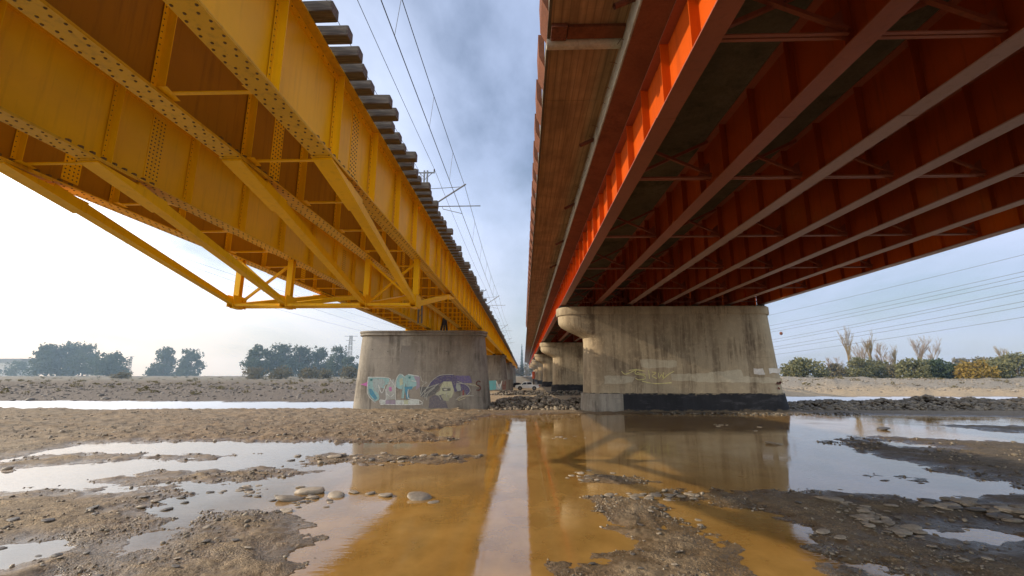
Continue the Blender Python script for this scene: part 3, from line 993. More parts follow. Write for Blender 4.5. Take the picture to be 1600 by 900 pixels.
SL = [sleeper_mesh(random.uniform(0.27, 0.32), random.uniform(0.25, 0.29), L, i) for i, L in enumerate((3.25, 3.3, 3.28, 3.6, 3.7, 3.45))]
ny = 0
y = 0.9
lefts = []
while y < 147:
    k = random.choice([0, 0, 1, 2, 1, 3, 4, 5]) if y < 30 else random.choice([0, 1, 2, 3, 4, 5])
    o = link('timber_sleeper', SL[k], None, (-5.29 + random.uniform(-0.03, 0.05), y + random.uniform(-.03, .03), ZT + 0.031))
    o.rotation_euler = (0, 0, random.uniform(-0.02, 0.02) + (math.pi if random.random() < .5 else 0))
    tag(o, 'weathered grey timber sleeper laid across the yellow girders', 'sleeper', 'timber sleepers along the yellow railway bridge')
    ny += 1
    y += 0.583
mb = MB()
y = -8.5
while y < 303:
    mb.box(-12.05, -8.95, y, y + 0.25, ZT + 0.031, ZT + 0.27)
    if y > 147 or y < 0.5: mb.box(-6.8, -3.75 + random.uniform(-.05, .25), y, y + 0.25, ZT + 0.031, ZT + 0.27)
    y += 0.583
tag(mb.build('timber_sleepers', 'wood'), 'weathered sleepers of the second track and the far part of the yellow bridge', 'sleepers', kind='stuff')
wk = MB()
y = -8.5
while y < 303:
    g = 0.10 if random.random() < .35 else 0.0
    wk.box(-8.93 + g * (random.random() < .3), -7.85 + random.uniform(-.02, .02), y, y + 1.78, ZT + 0.14, ZT + 0.2)
    y += 1.8
tag(wk.build('walkway', 'wood'), 'plank walkway between the two tracks of the yellow bridge', 'walkway')
# rails
for x in (-6.14, -4.42, -11.4, -9.68):
    r = MB(); r.box(x - 0.07, x + 0.07, -9, 304, ZT + 0.292, ZT + 0.305); r.box(x - 0.012, x + 0.012, -9, 304, ZT + 0.305, ZT + 0.40); r.box(x - 0.035, x + 0.035, -9, 304, ZT + 0.4, ZT + 0.45)
    tag(r.build('rail', 'rust'), {-6.14: 'inner rail on top of the right hand sleepers', -4.42: 'outer rail above the rightmost yellow girder', -11.4: 'outer rail above the leftmost yellow girder', -9.68: 'inner rail on the far left track'}[x], 'rail')

# ------------------------------------------------------------------ catenary
def wire(pts, r, label, group, name='overhead_wire', sag=0.0, n=14):
    m = MB()
    a, b = Vector(pts[0]), Vector(pts[1])
    q = [a.lerp(b, t) - Vector((0, 0, sag * 4 * t * (1 - t))) for t in np.linspace(0, 1, n)]
    m.tube(q, r, 5)
    o = m.build(name, 'wire')
    tag(o, label, 'wire', group)
    return o


MY = [-12.0, 37.0, 93.0, 147.0, 199.0]
MX = -8.75
mlab = {37.0: 'nearest overhead line mast with a slanted bracket above the sleepers', 93.0: 'second overhead line mast with bracket, farther along the yellow bridge',
        147.0: 'third overhead line mast, tiny near the vanishing point', 199.0: 'farthest overhead line mast above the yellow bridge'}
ZC, ZM = 16.6, 18.15       # contact and messenger
for yy in MY[1:]:
    r = empty('overhead_line_mast', (MX, yy, 7.6))
    tag(r, mlab[yy], 'mast', 'masts of the railway overhead line')
    b = MB()
    for sx in (-0.14, 0.14): b.box(sx - 0.06, sx + 0.06, -0.1, 0.1, 0, 13.9)
    z = 0.4
    while z < 13.3:
        b.bar((-0.12, 0, z), (0.12, 0, z + 0.45), 0.05, 0.03); z += 0.5
    b.build('mast_post', 'grey_steel', r)
    b = MB(); b.box(-0.8, 0.8, -0.05, 0.05, 13.65, 13.75)
    b.bar((-0.6, 0, 13.7), (-0.1, 0, 13.2), 0.05, 0.05); b.bar((0.6, 0, 13.7), (0.1, 0, 13.2), 0.05, 0.05)
    b.build('crossarm', 'grey_steel', r)
    for sx in (-0.75, 0.75):
        b = MB(); b.tube([(sx, 0, 13.76), (sx, 0, 13.86), (sx, 0, 13.92), (sx, 0, 14.05)], 0.06, 8); b.build('insulator', 'dark_steel', r)
    b = MB()
    b.tube([(0.2, 0, 10.2), (3.65, 0, 12.55)], 0.07, 6)
    b.build('slanted_bracket', 'grey_steel', r)
    b = MB(); b.tube([(-0.9, 0, 12.1), (0.2, 0, 12.12), (3.4, 0, 12.3)], 0.03, 5); b.build('stay_rod', 'grey_steel', r)
    b = MB(); b.tube([(0.0, 0, 10.45), (5.0, 0, 10.47)], 0.045, 6); b.build('registration_arm', 'grey_steel', r)
    b = MB(); b.tube([(1.6, 0, 10.45), (1.65, 0, 10.2), (3.4, 0, 9.75)], 0.03, 5); b.build('steady_arm', 'grey_steel', r)
for i in range(len(MY) - 1):
    a, b = MY[i], MY[i + 1]
    g = 'overhead wires of the yellow railway bridge'
    near = ('in the gap above the nearest mast', 'between the nearest and second mast', 'between the second and third mast', 'beyond the third mast')[i]
    wire([(-5.35, a, 17.3), (-5.35, b, 17.3)], 0.022, 'lower contact wire ' + near, g, sag=0.05)
    wire([(-5.15, a, 19.85), (-5.15, b, 19.85)], 0.02, 'upper messenger wire ' + near, g, sag=0.75)
    k = 0
    for t in np.linspace(0, 1, 8)[1:-1]:
        zt = 19.85 - 0.75 * 4 * t * (1 - t) - 0.0; zb = 17.3 - 0.05 * 4 * t * (1 - t)
        if i < 2:
            yy = a + (b - a) * t
            wire([(-5.15, yy, zt), (-5.35, yy, zb)], 0.012, 'thin dropper hanging between the two overhead wires', 'droppers between the overhead wires', 'dropper_wire', n=2)
    for dx, nm in ((-0.75, 'left feeder wire on the crossarm '), (0.75, 'right feeder wire on the crossarm ')):
        wire([(MX + dx, a, 21.66), (MX + dx, b, 21.66)], 0.017, nm + near, g, sag=0.5)

# ------------------------------------------------------------------ red road bridge
RX = [3.80 + 3.15 * i for i in range(7)]
RB, RT = 9.88, 11.65
RSTEP = 1.9


def red_span(y0, y1, detail, label):
    root = empty('road_bridge_span', (0, y0, 0))
    tag(root, label, 'bridge', 'spans of the red road bridge')
    L = y1 - y0
    ys = []
    y = 8.2 + RSTEP * math.ceil((y0 + 0.2 - 8.2) / RSTEP)
    while y < y1 - 0.1: ys.append(y - y0); y += RSTEP
    web = MB(); web.box(-0.01, 0.01, 0, L, RB + 0.035, RT)
    if detail < 2:
        for y in ys: web.box(-0.225, -0.0105, y - 0.02, y + 0.02, RB + .036, RT - .001)
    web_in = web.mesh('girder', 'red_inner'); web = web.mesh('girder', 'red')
    bf = MB(); cuts = [0, L * 0.3, L * 0.62, L]
    for a, b, hw, t in ((0, L * .34, .25, .035), (L * .34 + .012, L * .68, .262, .040), (L * .68 + .012, L, .25, .035)):
        bf.box(-hw, hw, a, b, RB + 0.035 - t, RB + 0.035)
    bf2 = bf.mesh('bottom_flange', 'red_flange_grey'); bf = bf.mesh('bottom_flange', 'red_flange')
    tf = MB(); tf.box(-0.25, 0.25, 0, L, RT, RT + 0.035); tf = tf.mesh('top_flange', 'red_flange')
    st = MB(); st.hexa([(-0.0105, -0.012, RB + .036), (-0.0105, .012, RB + .036), (-0.225, .012, RB + .036), (-0.225, -0.012, RB + .036),
                        (-0.0105, -0.012, RT - .001), (-0.0105, .012, RT - .001), (-0.225, .012, RT - .001), (-0.225, -0.012, RT - .001)])
    st2 = st.mesh('stiffener', 'red_inner'); st = st.mesh('stiffener', 'red')
    budget = 100; rest = MB()
    for gi, gx in enumerate(RX):
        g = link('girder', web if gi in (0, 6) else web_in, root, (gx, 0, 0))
        link('bottom_flange', bf if gi < 2 else bf2, g); link('top_flange', tf, g)
        if detail >= 2:
            for y in ys:
                if gi == 0 or (budget > 0 and y0 + y < 31 and y0 + y > 4 + gi):
                    link('stiffener', st if gi in (0, 6) else st2, g, (0, y, 0)); budget -= 1
                else:
                    rest.hexa([(gx - 0.0105, y - .012, RB + .036), (gx - 0.0105, y + .012, RB + .036), (gx - 0.225, y + .012, RB + .036), (gx - 0.225, y - .012, RB + .036),
                               (gx - 0.0105, y - .012, RT - .001), (gx - 0.0105, y + .012, RT - .001), (gx - 0.225, y + .012, RT - .001), (gx - 0.225, y - .012, RT - .001)])
    if detail >= 2: o = rest.build('stiffeners', 'red_inner', root); o['kind'] = 'stuff'
    # cross frames
    if detail >= 1:
        w = 3.15
        cf = MB()
        cf.box(0.012, w - 0.24, -0.10, -0.02, RB + 0.20, RB + 0.212); cf.box(0.012, w - 0.24, -0.032, -0.02, RB + 0.213, RB + 0.29)
        cf.box(0.012, w - 0.24, 0.02, 0.10, RB + 0.20, RB + 0.212); cf.box(0.012, w - 0.24, 0.02, 0.032, RB + 0.213, RB + 0.29)
        cfm = cf.mesh('cross_strut', 'red_flange')
        xb = MB()
        xb.bar((0.05, 0.04, RB + 0.32), (w - 0.25, 0.04, RT - 0.12), 0.10, 0.09)
        xb.bar((0.05, -0.06, RT - 0.12), (w - 0.25, -0.06, RB + 0.32), 0.10, 0.09)
        xb.face([(w - 0.26, 0.0, RB + .1), (w - 0.75, 0.0, RB + .25), (w - 0.5, 0, RB + .65), (w - 0.26, 0, RB + .85)])
        xbm = xb.mesh('cross_brace', 'red_dark')
        y = 8.1 + 6.7 * math.ceil((y0 + 0.5 - 8.1) / 6.7)
        while y < y1 - 0.5:
            for gx in RX[:-1]:
                link('cross_strut', cfm, root, (gx, y - y0, 0)); link('cross_brace', xbm, root, (gx, y - y0, 0))
            y += 6.7
    # deck slab, haunch, edge step and cantilever
    s = MB()
    s.box(RX[0] - 0.25, RX[-1] + 0.25, 0, L, RT + 0.036, RT + 0.30)
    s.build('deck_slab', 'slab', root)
    h = MB()
    xa = RX[0] - 0.252
    h.hexa([(2.83, 0, 11.80), (xa, 0, RT + 0.04), (xa, L, RT + 0.04), (2.83, L, 11.80), (2.83, 0, 12.3), (xa, 0, 12.3), (xa, L, 12.3), (2.83, L, 12.3)])
    h.build('haunch', 'haunch', root)
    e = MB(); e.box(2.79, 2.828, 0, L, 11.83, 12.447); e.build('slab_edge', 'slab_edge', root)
    c = MB()
    n = max(1, int(L / 4.88)); 
    for i in range(n):
        ya, yb = L * i / n, L * (i + 1) / n
        c.box(0.78, 2.85, ya + 0.006, yb - 0.006, 12.45 + 0.004 * (i % 2), 12.70)
    c.build('cantilever_slab', 'formwork', root)
    c = MB(); c.box(0.70, 0.778, 0, L, 12.43, 12.86); c.build('edge_beam', 'slab', root)
    rc = MB(); rc.box(RX[-1] + 0.27, RX[-1] + 1.5, 0, L, 12.2, 12.5); rc.build('right_cantilever', 'slab', root)
    if detail >= 1:
        bl = MB()
        bl.hexa([(-0.17, 0, 0.42), (0, 0, 0.05), (0, 1.15, 0.05), (-0.17, 1.15, 0.42), (-0.19, 0.0, 1.2), (0, 0.0, 1.2), (0, 1.15, 1.2), (-0.19, 1.15, 1.2)])
        blm = bl.mesh('barrier_block', 'haunch')
        y = 9.85 + 2.1 * math.ceil((y0 - 9.8) / 2.1)
        k = 0
        while y < y1 - 1.2:
            link('barrier_block', blm, root, (0.698, y - y0 + 0.0, 12.42)); y += 2.1; k += 1
    if detail >= 2:
        for y in (9.3, 15.9, 22.5, 29.1, 35.7):
            t = MB(); t.tube([(2.79, y - y0, 12.3), (2.25, y - y0 - 0.05, 12.02)], 0.075, 10, cap=False); t.tube([(2.25, y - y0 - 0.05, 12.02), (2.79, y - y0, 12.3)], 0.055, 10, cap=False)
            t.build('drain_pipe', 'rust', root, True)
        rnd = random.Random(3)
        for k in range(30):
            t = MB()
            y = 7 + k * 1.1 + rnd.uniform(-.4, .4)
            t.tube([(2.79, y - y0, 12.2), (2.72, y - y0, 12.25), (2.66 - rnd.random() * .1, y - y0 + rnd.uniform(-.1, .1), 12.2 + rnd.uniform(-.15, .15))], 0.009, 4)
            t.build('rebar_stub', 'rust', root)
        b = MB(); b.tube([(0.70, 10.9 - y0, 12.42), (2.78, 10.9 - y0, 12.42)], 0.17, 12); b.build('cantilever_beam', 'slab_edge', root, True)
        b = MB(); b.box(1.25, 2.78, 10.25 - y0, 10.68 - y0, 12.36, 12.449); b.build('timber_board', 'haunch', root)
        b = MB(); b.box(0.80, 1.22, 10.2 - y0, 10.7 - y0, 12.33, 12.449)
        for i in (0.85, 1.17):
            for j in (10.27, 10.63): b.dome((i, j - y0, 12.33), (0, 0, -1), 0.03, 0)
        b.build('rusty_plate', 'rust', root)
    return root


RP = [-6.0, 43.0, 88.0, 133.0, 178.0, 223.0, 268.0, 310.0]
rl = ['nearest red girder span of the road bridge, overhead with a brown cantilever edge',
      'second red girder span, behind the wide stained pier',
      'third red girder span, beyond the second hammerhead pier',
      'fourth red girder span, far down the road bridge', 'fifth red girder span, small in the distance',
      'sixth red girder span, tiny in the distance', 'last red girder span, reaching the far bank']
for i in range(7):
    red_span(RP[i] + 0.04, RP[i + 1] - 0.04, [2, 1, 0, 0, 0, 0, 0][i], rl[i])


def red_pier(yc, label, first=False):
    root = empty('hammerhead_pier', (14.5, yc, 0))
    tag(root, label, 'bridge pier', 'piers of the red road bridge')
    o = (-14.5, 0, 0)
    hd = 1.8
    b = MB()
    b.loft([stadium(5.25, 24.55, 0, hd, -0.6, 14), stadium(5.30, 24.45, 0, hd, 0.0, 14), stadium(5.45, 24.12, 0, hd - 0.02, 1.72, 14)])
    b.build('base', 'black' if not first else 'black', root, True, o)
    s = MB()
    lv = [(1.721, 5.62, 23.98), (4.0, 5.70, 23.75), (6.3, 5.78, 23.55), (6.75, 5.75, 23.51), (6.95, 5.45, 23.50), (7.2, 4.9, 23.48), (7.5, 4.25, 23.46), (7.85, 3.66, 23.43), (8.15, 3.44, 23.41), (8.4, 3.40, 23.39), (8.90, 3.38, 23.36)]
    s.loft([stadium(a, c, 0, hd - 0.06, z, 14) for z, a, c in lv])
    s.build('shaft', 'pier_warm', root, True, o)
    c = MB()
    c.loft([stadium(3.28, 23.46, 0, hd + 0.03, 8.901, 14), stadium(3.22, 23.52, 0, hd + 0.06, 8.98, 14), stadium(3.22, 23.52, 0, hd + 0.06, 9.60, 14), stadium(3.30, 23.46, 0, hd, 9.66, 14)])
    c.build('cap', 'pier_warm', root, True, o)
    for gx in RX:
        m = MB(); m.box(gx - 0.35, gx + 0.35, -0.9, -0.3, 9.661, 9.78); m.box(gx - 0.28, gx + 0.28, -0.85, -0.35, 9.781, RB - 0.006)
        m.build('bearing', 'dark_steel', root, loc=o)
        m = MB(); m.box(gx - 0.35, gx + 0.35, 0.3, 0.9, 9.661, 9.78); m.box(gx - 0.28, gx + 0.28, 0.35, 0.85, 9.781, RB - 0.006)
        m.build('bearing', 'dark_steel', root, loc=o)
    if first:
        m = MB(); m.loft([stadium(5.24, 9.0, 0, hd + 0.006, -0.5, 14, rr=0.02), stadium(5.29, 9.0, 0, hd + 0.006, 0.0, 14, rr=0.02), stadium(5.44, 9.0, 0, hd - 0.014, 1.66, 14, rr=0.02)])
        m.build('bare_base_nose', 'pier_grey', root, True, o)
    return root


q1 = red_pier(43.0, 'wide stained pier of the red bridge with a black painted base, nearest one', True)
for i, t in enumerate(['second pier of the red bridge, showing its rounded hammerhead end beside the nearest pier',
                       'third pier of the red bridge, slim column behind the second hammerhead', 'fourth pier of the red bridge in the receding row',
                       'fifth pier of the red bridge, small in the receding row', 'farthest pier of the red bridge in the receding row']):
    red_pier(RP[i + 2], t)


def patch(parent, mat, pts, name, label, Y):
    rnd = random.Random(len(pts) * 31 + int(pts[0][0]))
    m = MB(); q = []
    n = len(pts)
    for i in range(n):
        a = np.array(pts[i], float); b = np.array(pts[(i + 1) % n], float)
        st = max(1, int(np.hypot(*(b - a)) / 22))
        for k in range(st):
            p = a + (b - a) * k / st + np.array([rnd.uniform(-4, 4), rnd.uniform(-4, 4)])
            v = A(860 + p[0] / 3.9125, 460 + p[1] / 3.9125, Y)
            q.append((v[0], Y, v[2]))
    m.face(q)
    o = m.build(name, mat, parent)
    o.matrix_parent_inverse = Matrix.Translation(parent.location).inverted()
    o['label'] = label


YF = 43.0 - 1.74 - 0.004
patch(q1, 'plaster', [(550, 402), (600, 398), (775, 405), (770, 445), (600, 452), (552, 440)], 'repair_patch', 'pale mortar patch above the yellow tag', YF)
patch(q1, 'plaster', [(735, 487), (890, 485), (1170, 460), (1180, 500), (1420, 515), (1420, 545), (1180, 540), (960, 535), (740, 525)], 'repair_patch', 'long pale mortar band', YF)
patch(q1, 'plaster', [(330, 497), (520, 500), (500, 540), (330, 548)], 'repair_patch', 'faint pale mortar patch beside the tag', YF)
patch(q1, 'plaster2', [(1240, 455), (1300, 450), (1310, 490), (1245, 488)], 'repair_patch', 'small white mortar patch', YF - .004)
patch(q1, 'plaster2', [(1335, 455), (1405, 452), (1410, 478), (1340, 484)], 'repair_patch', 'white mortar patch near the right edge', YF - .004)
P = Paint(YF - 0.002, 860, 460, 3.9125)
YG = (0.66, 0.58, 0.22)
for st in ([(435, 470), (460, 488), (520, 462)], [(580, 470), (530, 462), (520, 485), (570, 495), (580, 515), (540, 522), (520, 512)], [(530, 478), (580, 490)], [(600, 465), (606, 515)], [(622, 475), (645, 480), (622, 498), (650, 515)],
           [(660, 480), (665, 512), (680, 490), (690, 512), (692, 478)], [(685, 520), (720, 490), (755, 470)], [(560, 530), (640, 545), (740, 540)], [(480, 465), (530, 458)]):
    P.stroke(st, 5, YG)
P.build('graffiti', q1, 'yellow scribbled graffiti tag')
P = Paint(YF - 0.002, 860, 460, 3.9125)
P.stroke([(1385, 540), (1398, 545), (1408, 535)], 14, (0.25, 0.06, 0.035)); P.stroke([(1392, 570), (1402, 580)], 10, (0.25, 0.06, 0.035))
P.build('surface_stain', q1, 'red paint drips')

# ------------------------------------------------------------------ stones
def rock_np(seed, sub=2, flat=0.6, angular=0.28):
    import bmesh
    bm = bmesh.new()
    bmesh.ops.create_icosphere(bm, subdivisions=sub, radius=1.0)
    v = np.array([x.co[:] for x in bm.verts]); f = np.array([[l.index for l in t.verts] for t in bm.faces])
    bm.free()
    r = np.random.default_rng(seed)
    k = np.ones(len(v))
    for _ in range(7):
        d = r.normal(size=3); d /= np.linalg.norm(d); t = r.uniform(0.55, 0.9)
        k = np.where(v @ d * k > t, np.minimum(k, t / np.maximum(v @ d, 1e-3)) * (1 - angular) + k * angular, k)
    v = v * k[:, None]
    v += 0.06 * np.sin(v[:, [1, 2, 0]] * r.uniform(2, 5, 3) + r.uniform(0, 6, 3))
    v *= np.array([1.0, r.uniform(0.65, 0.9), flat * r.uniform(0.8, 1.15)])
    return v, f


ROCK_HI = [rock_np(i, 3, 0.5, 0.14) for i in range(8)]
ROCK_LO = [rock_np(40 + i, 1, 0.62) for i in range(8)]
ROCK_MD = [rock_np(80 + i, 2, 0.66, 0.1) for i in range(8)]
RM = [np_mesh('river_stone', v, f, 'stone', None, True) for v, f in ROCK_HI]
RMD = [np_mesh('river_stone', v, f, 'stone_dark', None, True) for v, f in ROCK_HI]


def zg(x, y):
    return float(ground_z(np.array([x]), np.array([y]))[0][0])


def stone(px, py, wpx, label, group, dark=False, rz=None, sink=0.3, rnd=random):
    p = G(px, py, 0.03)
    w = wpx / FPX * math.hypot(p[0], p[1]) * 0.5
    o = link('river_stone', (RMD if dark else RM)[rnd.randrange(8)], None)
    z = max(zg(p[0], p[1]), -0.02)
    o.location = (p[0], p[1], z + w * 0.5 * (0.5 - sink) + 0.01)
    o.scale = (w, w * rnd.uniform(.8, 1.05), w * rnd.uniform(0.40, 0.66))
    o.rotation_euler = (rnd.uniform(-.15, .15), rnd.uniform(-.15, .15), rnd.uniform(-.5, .5) if rz is None else rz)
    tag(o, label, 'stone', group)
    return o


srnd = random.Random(5)
for px, py, w, lab in [(653, 777, 40, 'large flat pale stone at the edge of the orange water, right end of its row'), (600, 773, 26, 'oval pale stone left of the large flat one in the row'),
                       (553, 768, 20, 'small pale stone at the left start of the stone row by the reflection edge'), (677, 783, 17, 'small flat stone just right of the large flat pale one'),
                       (578, 770, 16, 'small rounded stone between two paler ones in the row'), (484, 768, 40, 'long brown boulder on top of the stone cluster in the blue puddle'),
                       (452, 779, 34, 'flat brown boulder at the left of the stone cluster in the blue puddle'), (488, 776, 22, 'squat brown stone at the front of the puddle cluster'),
                       (524, 773, 30, 'thin flat stone right of the puddle cluster'), (470, 760, 14, 'small dark stone behind the puddle cluster'),
                       (446, 797, 20, 'grey stone at the mud edge below the puddle cluster'), (628, 717, 14, 'pale stone at the middle of the gravel bar'),
                       (522, 716, 20, 'largest stone at the left end of the gravel bar'), (680, 640, 11, 'biggest pale stone at the foot of the graffiti pier'),
                       (1297, 789, 30, 'large flat tan slab at the edge of the right pool'), (1425, 826, 26, 'long tan slab ending the band of stones on the right gravel'),
                       (1288, 834, 18, 'pale angular stone on the sunlit sand strip'), (1313, 843, 15, 'small pale stone below the angular one on the sand strip'),
                       (1379, 671, 20, 'dark flat stone alone in the bright right pool'), (1209, 693, 22, 'white flat stone in the pier reflection'),
                       (1064, 863, 8, 'white pebble near the middle of the right gravel'), (1094, 820, 10, 'pale stone beside the orange wet patch')]:
    stone(px, py, w, lab, None, dark=lab.startswith('dark'), rnd=srnd)


def cluster(poly_c, spread, n, wmin, wmax, label, group, dark=0.0):
    for _ in range(n):
        cx, cy = poly_c[srnd.randrange(len(poly_c))]
        stone(cx + srnd.gauss(0, spread[0]), cy + srnd.gauss(0, spread[1]), srnd.uniform(wmin, wmax) ** 1.0, label, group, srnd.random() < dark, rnd=srnd)


cluster([(1330, 800), (1345, 812), (1370, 818), (1400, 828), (1420, 836), (1365, 808), (1390, 815)], (12, 5), 60, 5, 20, 'tan rounded stone in the band running down the right gravel', 'tan stones on the right gravel')
cluster([(1460, 790), (1490, 792), (1520, 795), (1550, 800), (1580, 805), (1595, 808)], (14, 6), 60, 6, 22, 'brown cobble in the bank of stones beside the right pool', 'cobbles beside the right pool', .3)
cluster([(960, 773), (990, 772), (1020, 776), (1040, 771), (1050, 776), (1085, 774)], (12, 3), 34, 5, 17, 'pale stone along the near shore of the pier reflection', 'pale stones along the shore in front of the pier')
cluster([(895, 741), (930, 746), (940, 744), (912, 748)], (14, 3), 16, 4, 12, 'small stone in the riffle on the brown pool', 'stones of the riffle')
cluster([(470, 716), (500, 714), (540, 713), (580, 716), (610, 718), (660, 716), (700, 714)], (12, 3), 30, 5, 13, 'grey stone on the narrow gravel bar in the water', 'stones of the gravel bar', .4)
cluster([(480, 780), (500, 782), (465, 788), (510, 774), (430, 776)], (18, 5), 22, 5, 14, 'small stone around the boulders in the blue puddle', 'stones around the puddle boulders', .5)
cluster([(340, 768), (385, 765), (400, 762), (380, 772), (300, 770)], (18, 3), 20, 5, 14, 'brown stone on the left mud bank by the stream', 'stones of the left mud bank', .4)
cluster([(648, 642), (660, 641), (700, 642), (625, 643), (720, 644), (690, 643)], (14, 1.5), 22, 3, 7, 'pale boulder lying along the foot of the graffiti pier', 'boulders at the foot of the graffiti pier')
cluster([(880, 682), (900, 683), (860, 684), (1180, 670), (1130, 664)], (14, 1.5), 14, 3, 8, 'small stone breaking the brown water before the red piers', 'stones in the brown water')
cluster([(60, 845), (40, 880), (80, 870), (230, 880), (360, 850), (130, 800), (250, 790)], (30, 12), 26, 5, 14, 'half buried stone in the foreground mud at left', 'stones in the foreground mud', .7)
cluster([(950, 880), (1010, 850), (1060, 880), (1000, 800), (1150, 800), (1320, 850), (1420, 870), (1500, 860), (1550, 880), (1480, 830)], (40, 12), 50, 3, 12, 'scattered stone on the foreground gravel at right', 'stones on the right foreground gravel', .35)


def scatter_mesh(name, XY, Z, size, rocks, colA, colB, label, cat, tilt=0.3):
    V = []; Fc = []; C = []; base = 0
    r = np.random.default_rng(len(XY))
    for (x, y), z, s in zip(XY, Z, size):
        v, f = rocks[r.integers(len(rocks))]
        a = r.uniform(0, 6.28); t = r.uniform(-tilt, tilt); u = r.uniform(-tilt, tilt)
        ca, sa = math.cos(a), math.sin(a)
        Rm = np.array([[ca, -sa, 0], [sa, ca, 0], [0, 0, 1]]) @ np.array([[1, 0, t], [0, 1, u], [-t, -u, 1]])
        w = (v * s * np.array([1, r.uniform(.75, 1.1), r.uniform(.7, 1.1)])) @ Rm.T + np.array([x, y, z])
        V.append(w); Fc.append(f + base); base += len(v)
        k = r.uniform(0, 1) ** 1.5
        C.append(np.repeat((np.array(colA) * (1 - k) + np.array(colB) * k)[None], len(v), 0))
    me = np_mesh(name, np.concatenate(V), np.concatenate(Fc), 'pebbles', np.concatenate(C), True)
    o = link(name, me)
    tag(o, label, cat, kind='stuff')
    return o


# loose pebbles on dry ground near the camera
N = 120000
ang = RNG.uniform(-math.radians(56), math.radians(56), N); rad = 6.0 * (40 / 6.0) ** RNG.uniform(0, 1, N)
X = np.sin(ang) * rad; Y = np.cos(ang) * rad
z, s = ground_z(X, Y)
dens = np.clip(0.30 + fbm(X * 0.8, Y * 0.8, 4, 5) * 2.4, 0.03, 1) * np.where((s > -0.05) & (s < 0.35), 1.6, 1.0) * 0.45
keep = (s > -0.10) & (RNG.uniform(0, 1, N) < dens)
X, Y, z = X[keep], Y[keep], z[keep]
sz = np.clip(RNG.lognormal(math.log(0.016), 0.55, len(X)), 0.006, 0.085) * np.clip(np.hypot(X, Y) / 11, 0.8, 2.2)
sel = X < 2
scatter_mesh('pebbles', np.c_[X, Y][sel], np.maximum(z[sel], -0.01) + sz[sel] * 0.15, sz[sel], ROCK_LO, (0.10, 0.08, 0.058), (0.34, 0.28, 0.20), 'loose pebbles strewn over the left mud', 'pebbles')
sel = ~sel
scatter_mesh('pebbles', np.c_[X, Y][sel], np.maximum(z[sel], -0.01) + sz[sel] * 0.15, sz[sel], ROCK_LO, (0.06, 0.05, 0.04), (0.30, 0.25, 0.18), 'loose pebbles strewn over the right gravel', 'pebbles')


def heap(name, cx, cy, hx, hy, hz, n, smin, smax, colA, colB, label, wav=0.25, seed=0):
    r = np.random.default_rng(seed + n)
    x = r.uniform(-1, 1, n); y = r.uniform(-1, 1, n)
    top = np.clip(1 - np.abs(y) ** 1.3, 0, 1) * np.clip((1 - np.abs(x) ** 6), 0, 1)
    X = cx + x * hx; Y = cy + y * hy
    hh = hz * top * (1 + wav * 2.2 * fbm(X * 0.45, Y * 0.45, 3, 91 + seed))
    gz = ground_z(X, Y)[0]
    s = np.clip(r.lognormal(math.log(smin * 1.5), 0.45, n), smin * .6, smax)
    # core of the heap
    scatter_mesh(name, np.c_[X, Y], np.maximum(gz, -0.05) + hh - s * 0.2, s, ROCK_MD if n < 2500 else ROCK_LO, colA, colB, label, 'rubble', 0.5)


heap('rubble_heap', 2.2, 45.5, 5.9, 2.7, 0.95, 1500, 0.11, 0.36, (0.085, 0.064, 0.042), (0.30, 0.24, 0.165), 'heap of dark cobbles between the two nearest piers', seed=1)
heap('rubble_berm', 46, 46.5, 22, 3.4, 0.85, 5200, 0.14, 0.42, (0.062, 0.047, 0.03), (0.17, 0.132, 0.085), 'long dark bank of rubble right of the black pier base', 0.35, seed=2)
heap('rubble_berm', 2.5, 74, 8, 2.0, 0.7, 700, 0.12, 0.35, (0.075, 0.062, 0.048), (0.2, 0.165, 0.12), 'low dark rubble ridge behind the cobble heap', seed=3)
heap('rubble_spill', 20, 39.6, 9, 1.0, 0.16, 420, 0.06, 0.16, (0.055, 0.047, 0.036), (0.2, 0.165, 0.12), 'thin spill of stones along the wide pier', seed=4)
# clods and cobbles on the left dirt
r = np.random.default_rng(5)
X = r.uniform(-46, 0, 6500); Y = r.uniform(21.5, 43, 6500)
z, s = ground_z(X, Y)
k = (s > 0.1) & (r.uniform(0, 1, 6500) < np.clip(0.12 + 1.9 * fbm(X * .35, Y * .5, 4, 14), 0.02, 1))
scatter_mesh('cobbles', np.c_[X, Y][k], z[k], np.clip(r.lognormal(math.log(0.05), .5, k.sum()), .025, .2), ROCK_LO, (0.12, 0.088, 0.055), (0.27, 0.205, 0.135), 'cobbles and clods on the rough dirt before the graffiti pier', 'cobbles')
X = r.uniform(-130, -18, 5000); Y = r.uniform(58, 120, 5000)
z, s = ground_z(X, Y); k = s > 0.2
scatter_mesh('cobbles', np.c_[X, Y][k], z[k], np.clip(r.lognormal(math.log(0.16), .5, k.sum()), .08, .6), ROCK_LO, (0.085, 0.07, 0.055), (0.18, 0.15, 0.12), 'cobbles of the hazy left bank across the channel', 'cobbles')
X = r.uniform(28, 150, 5000); Y = r.uniform(80, 125, 5000)
z, s = ground_z(X, Y); k = s > 0.2
scatter_mesh('cobbles', np.c_[X, Y][k], z[k], np.clip(r.lognormal(math.log(0.16), .5, k.sum()), .08, .6), ROCK_LO, (0.14, 0.115, 0.085), (0.28, 0.24, 0.19), 'cobbles of the pale right bank', 'cobbles')

